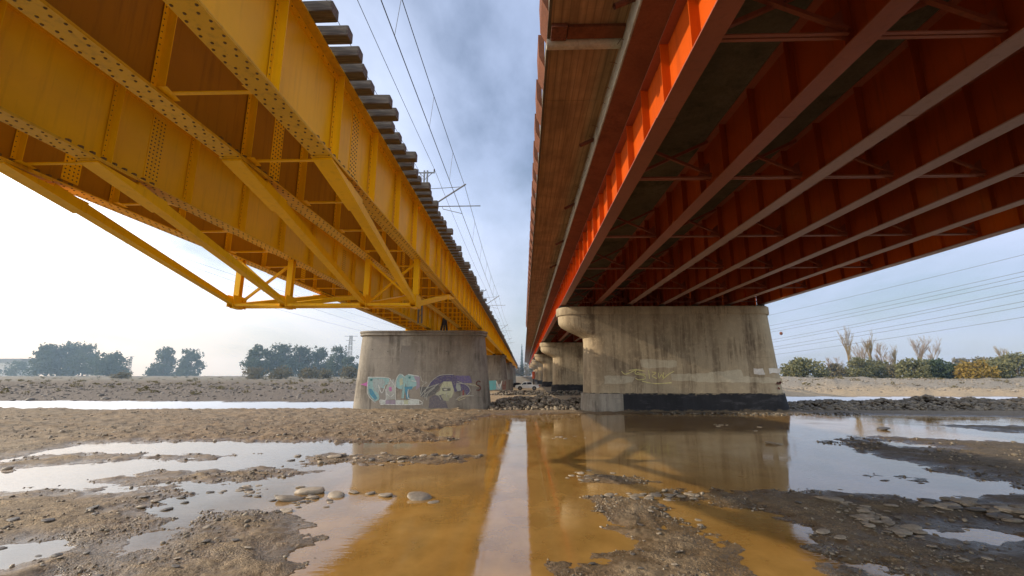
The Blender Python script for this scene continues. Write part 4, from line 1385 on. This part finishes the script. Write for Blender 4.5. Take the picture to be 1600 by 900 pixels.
# ------------------------------------------------------------------ trees
def leaf_cloud(blobs, n, size, seed, elong=1.0):
    r = np.random.default_rng(seed)
    w = np.array([b[3] * b[4] * b[5] for b in blobs]) ** 0.7; w /= w.sum()
    idx = r.choice(len(blobs), n, p=w)
    B = np.array(blobs)[idx]
    d = r.normal(size=(n, 3)); d /= np.linalg.norm(d, axis=1)[:, None]
    rad = r.uniform(0.25, 1.0, n) ** 0.5 * (1 + 0.18 * r.normal(size=n))
    c = B[:, :3] + d * B[:, 3:6] * rad[:, None]
    a = r.normal(size=(n, 3)); a /= np.linalg.norm(a, axis=1)[:, None]
    b = np.cross(a, r.normal(size=(n, 3))); b /= np.linalg.norm(b, axis=1)[:, None]
    s = size * r.uniform(0.5, 1.4, n)[:, None]
    v = np.stack([c - a * s * elong - b * s * .6, c + a * s * elong - b * s * .25, c + a * s * elong * 1.1 + b * s * .5, c - a * s * .7 + b * s * .7], 1).reshape(-1, 3)
    v[:, 2] = np.maximum(v[:, 2], 0.0)
    f = np.arange(4 * n).reshape(-1, 4)
    return v, f


def trunk_mb(h, r, seed, limbs=5, spread=0.35):
    rnd = random.Random(seed)
    m = MB()
    pts = [(0, 0, -0.4)]
    for k in range(1, 5): pts.append((rnd.uniform(-.15, .15) * k * .4, rnd.uniform(-.15, .15) * k * .4, h * k / 4))
    m.tube(pts, r, 7, r2=r * 0.35)
    for k in range(limbs):
        t = rnd.uniform(0.35, 0.9); a = rnd.uniform(0, 6.28); L = h * spread * rnd.uniform(.7, 1.3)
        b = Vector((0, 0, h * t)); e = b + Vector((math.cos(a) * L, math.sin(a) * L, L * rnd.uniform(.4, 1.1)))
        m.tube([b, b.lerp(e, .5) + Vector((0, 0, -.1 * L)), e], r * .4, 5, r2=r * .12)
    return m


def bushy_mesh(seed, h, w, n, size, mat, low=0.15, top=0.0, lumps=30):
    rnd = random.Random(seed)
    bl = []
    for _ in range(lumps):
        t = rnd.uniform(low, 0.93)
        prof = max(0.0, math.sin(math.pi * min(1, 0.16 + 0.84 * t) ** (0.95 - 0.6 * top if top else 1.0))) ** 0.6 * (1 - top * t)
        a = rnd.uniform(0, 6.28); q = rnd.uniform(0.25, 0.85) * w / 2 * prof
        s = rnd.uniform(0.10, 0.2) * w * (0.55 + 0.6 * prof)
        bl.append((math.cos(a) * q, math.sin(a) * q, t * h, s, s, s * rnd.uniform(.65, 1.15)))
    for _ in range(8):
        a = rnd.uniform(0, 6.28); q = rnd.uniform(0, .35) * w
        bl.append((math.cos(a) * q, math.sin(a) * q, h * rnd.uniform(.8, 1.0), w * .045, w * .045, h * .10))
    v, f = leaf_cloud(bl, n, size, seed)
    return np_mesh('crown', v, f, mat)


def tree(name, label, px, py, Y, hpx, wpx, mat, seed, group, low=0.12, top=0.0, n=2600):
    p = A(px, py, Y)
    x, y = p[0], p[1]
    sc = Y / (FPX * 0.97)
    h, w = hpx * sc, wpx * sc
    root = empty(name, (x, y, zg(x, y)))
    tag(root, label, 'tree' if name != 'bush' else 'bush', group)
    tm = trunk_mb(h * .72, max(.09, w * .028), seed)
    tm.build('trunk', 'bark', root)
    link('crown', bushy_mesh(seed, h, w, n, w * 0.030, mat, low, top), root)
    return root


gl = 'trees on the hazy left bank'
for px, w, h, Y, lab, top in [(70, 42, 48, 235, 'dark tree forming the left shoulder of the big hazy clump', 0.1), (100, 44, 52, 245, 'tallest dark tree in the middle of the big hazy clump', 0), (128, 38, 48, 240, 'dark tree at the right of the big hazy clump', 0.2),
                              (168, 44, 34, 230, 'lower dark tree just right of the big hazy clump', 0.1), (254, 38, 42, 250, 'pointed dark tree, left of the hazy pair', 0.35), (297, 38, 40, 250, 'pointed dark tree, right of the hazy pair', 0.4),
                              (402, 38, 46, 215, 'left tree of the dark row near the graffiti pier', 0.1), (432, 44, 48, 225, 'round crowned tree in the dark row near the graffiti pier', 0), (466, 42, 44, 225, 'middle tree of the dark row near the graffiti pier', 0),
                              (496, 36, 42, 230, 'slim tree of the dark row near the graffiti pier', 0.2), (524, 34, 46, 220, 'dark tree closest to the graffiti pier on the left bank', 0.1), (546, 30, 30, 215, 'low tree half hidden by the graffiti pier', 0.1)]:
    tree('evergreen_tree', lab, px, 588, Y, h, w * 1.18, 'leaf_dark', int(px), gl, top=top, low=0.0, n=3400)
tree('evergreen_tree', 'small dark tree in front of the pale building', 22, 588, 255, 22, 34, 'leaf_dark', 3, gl, n=1200)
for px, w, h, lab in [(395, 36, 16, 'low dry bush under the left of the dark tree row'), (438, 40, 17, 'low olive bush under the round crowned tree'), (480, 38, 14, 'low dry bush right of the olive bush'), (505, 30, 13, 'small dry bush near the pier on the left bank'), (190, 30, 7, 'tiny scrub bush on the left bank edge'), (545, 36, 18, 'dry bush beside the graffiti pier on the left bank')]:
    tree('bush', lab, px, 594, 170, h, w, 'leaf_scrub', int(px) + 900, 'bushes on the left bank', low=0.02, n=900)
_sr = random.Random(77)
V = []; Fq = []
for k in range(620):
    if k < 330: X_, Y_ = _sr.uniform(-190, -22), _sr.uniform(66, 180)
    else: X_, Y_ = _sr.uniform(32, 190), _sr.uniform(92, 175)
    hh = _sr.uniform(.15, .6); zz = zg(X_, Y_)
    v, f = leaf_cloud([(X_, Y_, zz + hh * .5, hh * 1.3, hh * 1.3, hh * .6)], 26, hh * .3, k)
    Fq.append(f + sum(len(q) for q in V) if False else f + (len(V) * 104)); V.append(v)
o = link('dry_scrub', np_mesh('dry_scrub', np.concatenate(V), np.concatenate(Fq), 'leaf_scrub')); tag(o, 'low dry scrub dotted over the far river banks', 'scrub', kind='stuff')
gr = 'bushy trees on the right bank'
for px, w, h, Y, mat, lab in [(x_[0], x_[1] * 0.98, x_[2] * 0.93) + x_[3:] for x_ in [(1258, 58, 28, 150, 'leaf_olive', 'rounded olive green tree beside the red marker ball'), (1240, 40, 22, 160, 'leaf_olive', 'low green tree at the edge of the wide pier'), (1345, 40, 30, 150, 'leaf_olive', 'green bushy tree under the bare poplars'),
                              (1370, 42, 27, 155, 'leaf_olive', 'green bushy tree right of the poplars'), (1432, 52, 32, 145, 'leaf_olive', 'broad olive tree under the tall bare tree'), (1468, 54, 30, 150, 'leaf_dark', 'darker green tree in the middle of the right bank'),
                              (1492, 40, 22, 150, 'leaf_dark', 'low dark tree left of the golden bush'), (1525, 52, 22, 140, 'leaf_gold', 'golden yellow autumn bush on the right bank'), (1560, 54, 28, 145, 'leaf_olive', 'olive tree right of the golden bush'),
                              (1592, 50, 32, 150, 'leaf_olive', 'olive tree at the far right edge of the bank'), (1505, 40, 28, 200, 'leaf_scrub', 'brownish tree behind the golden bush'), (1535, 44, 30, 205, 'leaf_scrub', 'reddish brown rounded tree behind the autumn bush'), (1640, 60, 30, 150, 'leaf_olive', 'olive tree beyond the right edge'), (1395, 36, 20, 165, 'leaf_scrub', 'low brown scrub between the two groups of green trees'), (1308, 40, 18, 170, 'leaf_scrub', 'low brown scrub under the left bare trees')]]:
    tree('bushy_tree', lab, px, 591, Y, h, w, mat, int(px) + 50, gr, low=0.04, n=2400)


def bare_mesh(seed, h, w, upright, twigs, mat):
    rnd = random.Random(seed)
    m = MB()

    def grow(p, d, L, r, lev):
        e = p + d * L
        mid = p.lerp(e, .5) + Vector((rnd.uniform(-1, 1), rnd.uniform(-1, 1), 0)) * L * .05
        m.tube([p, mid, e], r, 4 if lev > 1 else 6, r2=r * .55, cap=False)
        if lev >= 4: return
        for _ in range(twigs if lev else twigs + 2):
            t = rnd.uniform(.35, 1.0)
            q = p.lerp(e, t)
            a = rnd.uniform(0, 6.28)
            nd_ = (d + Vector((math.cos(a), math.sin(a), 0)) * (upright * rnd.uniform(.6, 1.3)) + Vector((0, 0, .35))).normalized()
            grow(q, nd_, L * rnd.uniform(.42, .68), r * .5, lev + 1)
    grow(Vector((0, 0, -.3)), Vector((0, 0, 1)), h * .5, max(.10, h * .014), 0)
    return m


for px, hpx, Y, up, mat, nm, lab in [(1330, 64, 160, .28, 'twig_yellow', 'poplar_tree', 'slim yellowish poplar, leftmost of the bare tall trees'), (1352, 56, 175, .5, 'twig', 'bare_tree', 'bare leafless tree right of the slim poplar'),
                                     (1366, 62, 165, .28, 'twig_yellow', 'poplar_tree', 'second tall poplar in the bare group'), (1382, 54, 175, .55, 'twig', 'bare_tree', 'wide bare tree right of the second poplar'),
                                     (1402, 46, 165, .25, 'twig_yellow', 'poplar_tree', 'short yellowish poplar between the green trees'), (1444, 60, 175, .5, 'twig', 'bare_tree', 'tall bare tree behind the broad olive tree'),
                                     (1464, 48, 180, .5, 'twig', 'bare_tree', 'smaller bare tree right of the tall one'), (1572, 46, 170, .35, 'twig_yellow', 'bare_tree', 'thin bare tree behind the far right olive tree'),
                                     (1300, 30, 170, .6, 'twig', 'bare_tree', 'low bare tree right of the rounded olive tree'), (1313, 28, 175, .6, 'twig', 'bare_tree', 'low bare tree left of the slim poplar'), (1392, 36, 185, .6, 'twig', 'bare_tree', 'low bare tree behind the short poplar')]:
    p = A(px, 591, Y)
    h = 1.12 * hpx * Y / (FPX * .97)
    root = empty(nm, (p[0], p[1], zg(p[0], p[1])))
    tag(root, lab, 'tree', 'bare trees on the right bank')
    bare_mesh(int(px), h, h * .4, up, 5, mat).build('branches', mat, root)
    m = MB(); m.tube([(0, 0, -.4), (0.05, 0, h * .3), (0, 0.05, h * .52)], h * .02, 7, r2=h * .009); m.build('trunk', 'bark', root)

# far bank in the gap between the bridges
for px, w, h, Y, mat, lab in [(806, 26, 15, 330, 'leaf_scrub', 'brown hazy tree behind the white pickup'), (822, 20, 19, 345, 'leaf_scrub', 'brown hazy tree in the gap between the bridges'), (838, 26, 16, 335, 'leaf_dark', 'dark hazy tree under the red bridge end'), (792, 24, 12, 330, 'leaf_dark', 'low dark tree behind the yellow piers'), (860, 40, 14, 330, 'leaf_dark', 'dark tree seen between the red piers'), (770, 30, 12, 335, 'leaf_dark', 'dark tree seen past the turquoise plinth')]:
    tree('hazy_tree', lab, px, 590, Y, h, w, mat, int(px) + 333, 'hazy trees on the far bank', low=0.03, n=1100)
p = A(815.5, 590, 330)
root = empty('cypress_tree', (p[0], p[1], zg(p[0], p[1])))
tag(root, 'tall thin dark tree spike in the gap between the bridges', 'tree')
h = 46 * 330 / 670
v, f = leaf_cloud([(0, 0, h * t, 1.35 * (1.05 - t), 1.35 * (1.05 - t), h * .07) for t in np.linspace(.05, .97, 16)], 1500, .45, 4)
link('crown', np_mesh('crown', v, f, 'leaf_dark'), root)
m = MB(); m.tube([(0, 0, -.3), (0, 0, h * .9)], .3, 6, r2=.06); m.build('trunk', 'bark', root)

# ------------------------------------------------------------------ pickup truck
M['car_white'] = simple('white_car_paint', (0.78, 0.78, 0.76), 0.25, 0, 0.03)
M['glass'] = simple('dark_car_glass', (0.02, 0.025, 0.03), 0.05, 0, .1)
M['rubber'] = simple('tyre_rubber', (0.025, 0.025, 0.025), 0.85)
M['lamp'] = simple('lamp_lens', (0.6, 0.6, 0.58), 0.15)
M['tail'] = simple('tail_lens', (0.35, 0.02, 0.015), 0.25)
M['orange'] = simple('orange_plastic', (0.55, 0.10, 0.03), 0.5)
M['roof_grey'] = simple('grey_roof', (0.30, 0.31, 0.33), 0.7)
M['wall_pale'] = simple('pale_wall', (0.52, 0.52, 0.51), 0.8, 0, .08)
M['shed_dark'] = simple('dark_green_sheet', (0.03, 0.045, 0.04), 0.6)


def pickup(x, y, z):
    root = empty('pickup_truck', (x, y, z))
    tag(root, 'white double cab pickup truck parked between the bridges', 'pickup truck')
    W = 0.9
    # body: nose at -X
    prof = [(-2.62, .55), (-2.66, .80), (-2.55, 1.02), (-1.45, 1.14), (-0.78, 1.72), (-0.45, 1.80), (0.75, 1.80), (1.02, 1.66), (1.10, 1.16), (2.6, 1.16), (2.64, .62)]
    low = [(2.64, .55), (2.2, .45), (-2.3, .42)]
    pts = prof + low
    m = MB()
    def wy(xx, zz): return W * (1.0 if zz < 1.2 else 1.0 - (zz - 1.15) * 0.24)
    a = [(xx, -wy(xx, zz), zz) for xx, zz in pts]; b = [(xx, wy(xx, zz), zz) for xx, zz in pts]
    n = len(pts)
    # convex pieces so that the sides fill cleanly
    def side(idx, s):
        f = [(pts[i][0], s * wy(*pts[i]), pts[i][1]) for i in idx]
        m.face(f if s < 0 else f[::-1])
    for s in (-1, 1):
        side([0, 1, 2, 3, 13], s); side([13, 3, 8, 9, 10, 11, 12][0:7], s); side([3, 4, 5, 6, 7, 8], s)
    for i in range(n):
        j = (i + 1) % n
        m.face([a[i], b[i], b[j], a[j]])
    m.build('body', 'car_white', root)
    g = MB()
    for s in (-1, 1):
        for q in ([(-1.28, 1.20), (-0.74, 1.64), (-0.18, 1.68), (-0.18, 1.20)], [(-0.08, 1.20), (-0.08, 1.68), (0.68, 1.68), (0.92, 1.58), (0.98, 1.22)]):
            f = [(xx, s * (wy(xx, zz) + 0.006), zz) for xx, zz in q]
            w = MB(); w.face(f); w.build('side_window', 'glass', root)
    w = MB(); w.face([(-1.40, -.80, 1.19), (-1.40, .80, 1.19), (-0.83, .70, 1.69), (-0.83, -.70, 1.69)]); o = w.build('windscreen', 'glass', root); o.location = (-0.012, 0, 0.008)
    for s in (-1, 1):
        w = MB(); w.box(-2.56, -2.40, s * .88 - .02, s * .88 + .035 * s + .0, .82, .98) if s > 0 else w.box(-2.56, -2.40, -.925, -.86, .82, .98); w.build('headlight', 'lamp', root)
        w = MB(); w.box(2.5, 2.66, s * .86 - .06, s * .86 + .06, .80, 1.12); w.build('tail_light', 'tail', root)
        w = MB(); w.box(-1.15, -.98, s * .98 - .09, s * .98 + .09, 1.12, 1.27); w.build('wing_mirror', 'rubber', root)
        for xx in (-1.62, 1.52):
            t = MB(); t.tube([(xx, s * .70, .38), (xx, s * .93, .38)], .38, 20); wh = t.build('wheel', 'rubber', root)
            t = MB(); t.tube([(xx, s * .86, .38), (xx, s * .945, .38)], .22, 16); t.build('rim', 'grey_steel', wh)
            t = MB(); t.tube([(xx, s * .885, .40), (xx, s * .912, .40)], .46, 20); t.build('wheel_arch', 'rubber', root)
    w = MB(); w.box(-2.72, -2.60, -.85, .85, .48, .72); w.build('bumper', 'grey_steel', root)
    w = MB(); w.box(2.65, 2.78, -.85, .85, .50, .66); w.build('bumper', 'dark_steel', root)
    return root


tp = G(824, 611)
pickup(0.83, 100.4, zg(0.83, 100.4))
# second car behind, orange barrel, shed
def small_car(px, Y, label):
    p = A(px, 606, Y)
    root = empty('parked_car', (p[0], Y, zg(p[0], Y)), 0.3)
    tag(root, label, 'car')
    m = MB()
    pr = [(-2.1, .35), (-2.15, .75), (-1.1, .92), (-.5, 1.42), (.8, 1.45), (1.6, .98), (2.1, .92), (2.15, .4)]
    m.loft([[(x, -.85 if z < 1 else -.68, z) for x, z in pr], [(x, .85 if z < 1 else .68, z) for x, z in pr]])
    m.build('body', 'dark_steel', root)
    w = MB(); w.face([(-1.0, -.83, .95), (1.4, -.82, .98), (.75, -.70, 1.38), (-.48, -.70, 1.36)]); w.build('side_window', 'glass', root, loc=(0, -.02, 0))
    for xx in (-1.35, 1.3):
        for s in (-1, 1):
            t = MB(); t.tube([(xx, s * .66, .32), (xx, s * .87, .32)], .32, 16); t.build('wheel', 'rubber', root)
small_car(805, 108, 'dark car partly hidden behind the nose of the white pickup')
p = A(834, 606, 140)
bz = zg(p[0], 140)
root = empty('site_barrel', (p[0], 140, bz)); tag(root, 'upright orange and dark marker post beyond the pickup', 'marker')
m = MB(); m.tube([(0, 0, 0), (0, 0, .8), (0, 0, 3.0), (0, 0, 3.2)], .22, 10); m.build('post', 'dark_steel', root)
m = MB(); m.tube([(0, 0, 2.2), (0, 0, 2.3), (0, 0, 4.2), (0, 0, 4.4)], .46, 12); m.build('barrel', 'orange', root)
p = A(768, 606, 112)
root = empty('shelter', (p[0] - .6, 112, zg(p[0], 112))); tag(root, 'dark sheeted shelter behind the turquoise plinth', 'shelter')
m = MB(); m.box(-3.0, 2.2, -1.5, 1.5, 0, 2.9); m.build('wall', 'shed_dark', root)
m = MB(); m.hexa([(-3.4, -1.8, 2.902), (3.0, -1.8, 2.902), (3.0, 1.8, 2.902), (-3.4, 1.8, 2.902), (-3.2, -.2, 4.1), (1.2, -.2, 4.1), (1.2, .2, 4.1), (-3.2, .2, 4.1)]); m.build('roof', 'shed_dark', root)

# ------------------------------------------------------------------ pale building, pylons, power lines
def put(px, py, Y):
    p = A(px, py, Y); return p[0], zg(p[0], Y)


x, z = put(26, 590, 290)
root = empty('warehouse', (x, 290, z)); tag(root, 'pale warehouse with an overhanging roof beyond the small dark tree', 'building')
s_ = 290 / 670
m = MB(); m.box(-17 * s_, 17 * s_, -6, 6, 0, 20 * s_); m.build('wall', 'wall_pale', root)
m = MB(); m.hexa([(-18 * s_, -6.5, 20 * s_ + .01), (18 * s_, -6.5, 20 * s_ + .01), (18 * s_, 6.5, 20 * s_ + .01), (-18 * s_, 6.5, 20 * s_ + .01), (-21 * s_, -8, 26 * s_), (24 * s_, -8, 26 * s_), (24 * s_, 8, 26 * s_), (-21 * s_, 8, 26 * s_)]); m.build('roof', 'roof_grey', root)
for k in range(4):
    m = MB(); m.box((-13 + 7 * k) * s_, (-9 + 7 * k) * s_, -6.06, -6.003, 5 * s_, 10 * s_); m.build('window', 'glass', root)
x, z = put(2, 590, 300)
root = empty('annex_building', (x, 300, z)); tag(root, 'small pale building at the left edge of the picture', 'building')
m = MB(); m.box(-6, 4, -5, 5, 0, 8); m.build('wall', 'wall_pale', root)
m = MB(); m.box(-6.5, 4.5, -5.5, 5.5, 8.003, 8.9); m.build('roof', 'roof_grey', root)


def lattice(px, top, Y, label):
    x, z = put(px, 590, Y)
    h = (588 - top) * Y / (FPX * .97) + (3.2 - z) 
    root = empty('power_pylon', (x, Y, z)); tag(root, label, 'pylon')
    m = MB()
    w = h * .055
    L = [Vector((sx * w, sy * w, 0)) for sx in (-1, 1) for sy in (-1, 1)]
    T = [Vector((sx * w * .45, sy * w * .45, h)) for sx in (-1, 1) for sy in (-1, 1)]
    for a, b in zip(L, T): m.bar(a, b, .16, .16)
    for k in range(8):
        t0, t1 = k / 8, (k + 1) / 8
        for i, j in ((0, 2), (1, 3), (0, 1), (2, 3)):
            m.bar(L[i].lerp(T[i], t0), L[j].lerp(T[j], t1), .09, .09); m.bar(L[j].lerp(T[j], t0), L[i].lerp(T[i], t1), .09, .09)
    m.build('lattice_tower', 'grey_steel', root)
    for k, ww in ((.985, .17), (.88, .12)):
        m = MB(); m.bar((-h * ww, 0, h * k), (h * ww, 0, h * k), .22, .2); m.build('crossarm', 'grey_steel', root)


lattice(544, 527, 235, 'lattice power pylon just left of the graffiti pier')
lattice(200, 558, 260, 'small leaning lattice pylon between the hazy trees on the left bank')
gw = 'power lines crossing the sky at right'
names = ['highest', 'second highest', 'third', 'fourth', 'fifth', 'sixth', 'seventh', 'eighth', 'lowest']
for i, (yl_, yr_) in enumerate([(496, 398), (512, 424), (518, 431), (522, 438), (534, 452), (538, 457), (545, 470), (549, 478), (556, 494)]):
    a = A(1900, yr_ - (yl_ - yr_) * -0.78 * 0 - (yl_ - yr_) * .78, 75); b = A(1100, yl_ + (yl_ - yr_) * .18, 210)
    b[2] = max(b[2], 9)
    wire([tuple(a), tuple(b)], 0.04, names[i] + ' of the dark power lines at the right', gw, 'power_line', sag=1.0, n=24)
gw = 'power lines in the bright sky at left'
for i, (ya_, yb_) in enumerate([(303, 487), (308, 500), (364, 505)]):
    a = A(-60, ya_ - 20, 60); b = A(640, yb_ + 30, 200)
    wire([tuple(a), tuple(b)], 0.025, ['upper', 'middle', 'lower'][i] + ' thin power line in the bright sky under the yellow bridge', gw, 'power_line', sag=0.8, n=24)
p = A(1220.5, 521, 120)
bm_ = MB()
rings = []
for k in range(9):
    t = -math.pi / 2 + math.pi * k / 8; rr = max(0.02, .40 * math.cos(t))
    rings.append([(rr * math.cos(2 * math.pi * j / 14), rr * math.sin(2 * math.pi * j / 14), .45 * math.sin(t)) for j in range(14)])
bm_.loft(rings)
o = bm_.build('marker_ball', 'rust', None, True, (p[0], 120, p[2])); tag(o, 'small dark red marker ball on the power line beside the pier', 'marker ball', None)

# ------------------------------------------------------------------ haze
mz = bpy.data.materials.new('haze'); mz.use_nodes = True
nz = mz.node_tree; nz.nodes.remove(nz.nodes['Principled BSDF'])
vs = nz.nodes.new('ShaderNodeVolumeScatter'); vs.inputs['Density'].default_value = 0.0020; vs.inputs['Color'].default_value = (0.5, 0.74, 1, 1); vs.inputs['Anisotropy'].default_value = 0.2
nz.links.new(vs.outputs[0], nz.nodes['Material Output'].inputs['Volume'])
M['haze'] = mz
m = MB(); m.box(-900, 24, 125, 700, -8, 70)
tag(m.build('haze', 'haze'), 'thin bluish haze over the far banks', 'haze', kind='structure')

mz2 = mz.copy(); mz2.node_tree.nodes['Volume Scatter'].inputs['Density'].default_value = 0.0009
M['haze_thin'] = mz2
m = MB(); m.box(24.5, 900, 110, 700, -8, 60)
tag(m.build('haze', 'haze_thin'), 'very thin haze over the right bank', 'haze', kind='structure')
# ------------------------------------------------------------------ light and sky
SX, SY = 2.16, 0.12
sun_dir = Vector((-SX, -SY, 1)).normalized()        # towards the sun
elev = math.asin(sun_dir.z)
sl = bpy.data.lights.new('sun', 'SUN')
sl.energy = 5.0; sl.angle = R_(0.6); sl.color = (1.0, 0.86, 0.66)
so = bpy.data.objects.new('sun', sl); COL.objects.link(so)
so.rotation_euler = (-sun_dir).to_track_quat('-Z', 'Y').to_euler()
so.location = (-60, -10, 40)

w = bpy.data.worlds.new('World'); scene.world = w
w.use_nodes = True
nt = w.node_tree
bg = nt.nodes['Background']
sky = nt.nodes.new('ShaderNodeTexSky')
sky.sky_type = 'NISHITA'; sky.sun_disc = False
sky.sun_elevation = elev
sky.sun_rotation = math.atan2(sun_dir.x, sun_dir.y)
sky.air_density = 1.1; sky.dust_density = 1.5; sky.ozone_density = 1.4
tc = nt.nodes.new('ShaderNodeTexCoord')
sep = nt.nodes.new('ShaderNodeSeparateXYZ'); nt.links.new(tc.outputs['Generated'], sep.inputs[0])
# project the direction on a cloud layer
def M2(op, a, b=None, c=None):
    n = nt.nodes.new('ShaderNodeMath'); n.operation = op
    for i, v in enumerate((a, b, c)):
        if v is None: continue
        if isinstance(v, (int, float)): n.inputs[i].default_value = v
        else: nt.links.new(v, n.inputs[i])
    return n.outputs[0]
den = M2('ADD', M2('ABSOLUTE', sep.outputs['Z']), 0.16)
cx = M2('DIVIDE', sep.outputs['X'], den); cy = M2('DIVIDE', sep.outputs['Y'], den)
cv = nt.nodes.new('ShaderNodeCombineXYZ'); nt.links.new(cx, cv.inputs[0]); nt.links.new(cy, cv.inputs[1]); cv.inputs[2].default_value = 3.7
mp = nt.nodes.new('ShaderNodeMapping'); nt.links.new(cv.outputs[0], mp.inputs[0]); mp.inputs['Rotation'].default_value = (0, 0, 0.5); mp.inputs['Scale'].default_value = (1.0, 0.55, 1)
mp.inputs['Location'].default_value = (0.35, 0.4, 0)
n1 = noise(nt, mp.outputs[0], 1.15, 8, 0.56)
n2 = noise(nt, mp.outputs[0], 0.55, 4, 0.5)
dot = nt.nodes.new('ShaderNodeVectorMath'); dot.operation = 'DOT_PRODUCT'
nt.links.new(tc.outputs['Generated'], dot.inputs[0])
gd = Vector((-0.86, 0.44, 0.22)).normalized()
dot.inputs[1].default_value = gd
glow = M2('POWER', M2('MAXIMUM', dot.outputs['Value'], 0.0), 7.0)
cov = M2('ADD', M2('MULTIPLY', n1, 1.0), M2('MULTIPLY', glow, 0.20))
covr = ramp(nt, cov, [(0.38, g3(0.05)), (0.53, g3(0.62)), (0.66, g3(0.96))])
shade = ramp(nt, n2, [(0.35, (0.43, 0.53, 0.77)), (0.65, (0.53, 0.60, 0.78))])
cl = mixc(nt, M2('MINIMUM', glow, 1.0), shade, (1.6, 1.6, 1.6))
cl10 = nt.nodes.new('ShaderNodeVectorMath'); cl10.operation = 'SCALE'; nt.links.new(cl, cl10.inputs[0]); cl10.inputs['Scale'].default_value = 11.5
skyg = nt.nodes.new('ShaderNodeVectorMath'); skyg.operation = 'SCALE'; nt.links.new(sky.outputs[0], skyg.inputs[0]); skyg.inputs['Scale'].default_value = 1.0
mixed = mixc(nt, covr, skyg.outputs[0], cl10.outputs[0])
# haze low over the horizon
hz = M2('POWER', M2('SUBTRACT', 1.0, M2('MINIMUM', M2('ABSOLUTE', sep.outputs['Z']), 1.0)), 6.5)
hcol = mixc(nt, M2('MINIMUM', M2('MULTIPLY', glow, 1.6), 1.0), (3.6, 4.5, 6.7), (10.0, 10.2, 10.6))
fin = mixc(nt, M2('MULTIPLY', hz, 0.8), mixed, hcol)
# added fill light: unseen sky brightened overhead, brightened and warmed behind the viewpoint
def MR(src, a, b, lo, hi):
    n = nt.nodes.new('ShaderNodeMapRange'); n.interpolation_type = 'SMOOTHSTEP'
    nt.links.new(src, n.inputs[0])
    for i, v in enumerate((a, b, lo, hi)): n.inputs[i + 1].default_value = v
    return n.outputs[0]
gain = M2('ADD', M2('ADD', MR(sep.outputs['Y'], 0.25, -0.45, 1.0, 2.7), MR(sep.outputs['Z'], 0.74, 0.95, 0.0, 2.0)), M2('MULTIPLY', M2('MINIMUM', glow, 1.0), 0.25))
warm = mixc(nt, MR(sep.outputs['Y'], 0.2, -0.4, 0.0, 1.0), fin, mixc(nt, 1.0, fin, (1.12, 1.0, 0.82), 'MULTIPLY'))
fs = nt.nodes.new('ShaderNodeVectorMath'); fs.operation = 'SCALE'; nt.links.new(warm, fs.inputs[0]); nt.links.new(gain, fs.inputs['Scale'])
nt.links.new(fs.outputs[0], bg.inputs['Color'])
bg.inputs['Strength'].default_value = 0.12

# ------------------------------------------------------------------ render settings
scene.view_settings.view_transform = 'Standard'
scene.view_settings.look = 'None'
scene.view_settings.exposure = 0
scene.view_settings.gamma = 1
c = scene.cycles
c.max_bounces = 8; c.diffuse_bounces = 5; c.glossy_bounces = 4; c.transparent_max_bounces = 8; c.volume_bounces = 0
c.blur_glossy = 0.15
c.sample_clamp_indirect = 0.0
c.use_denoising = True
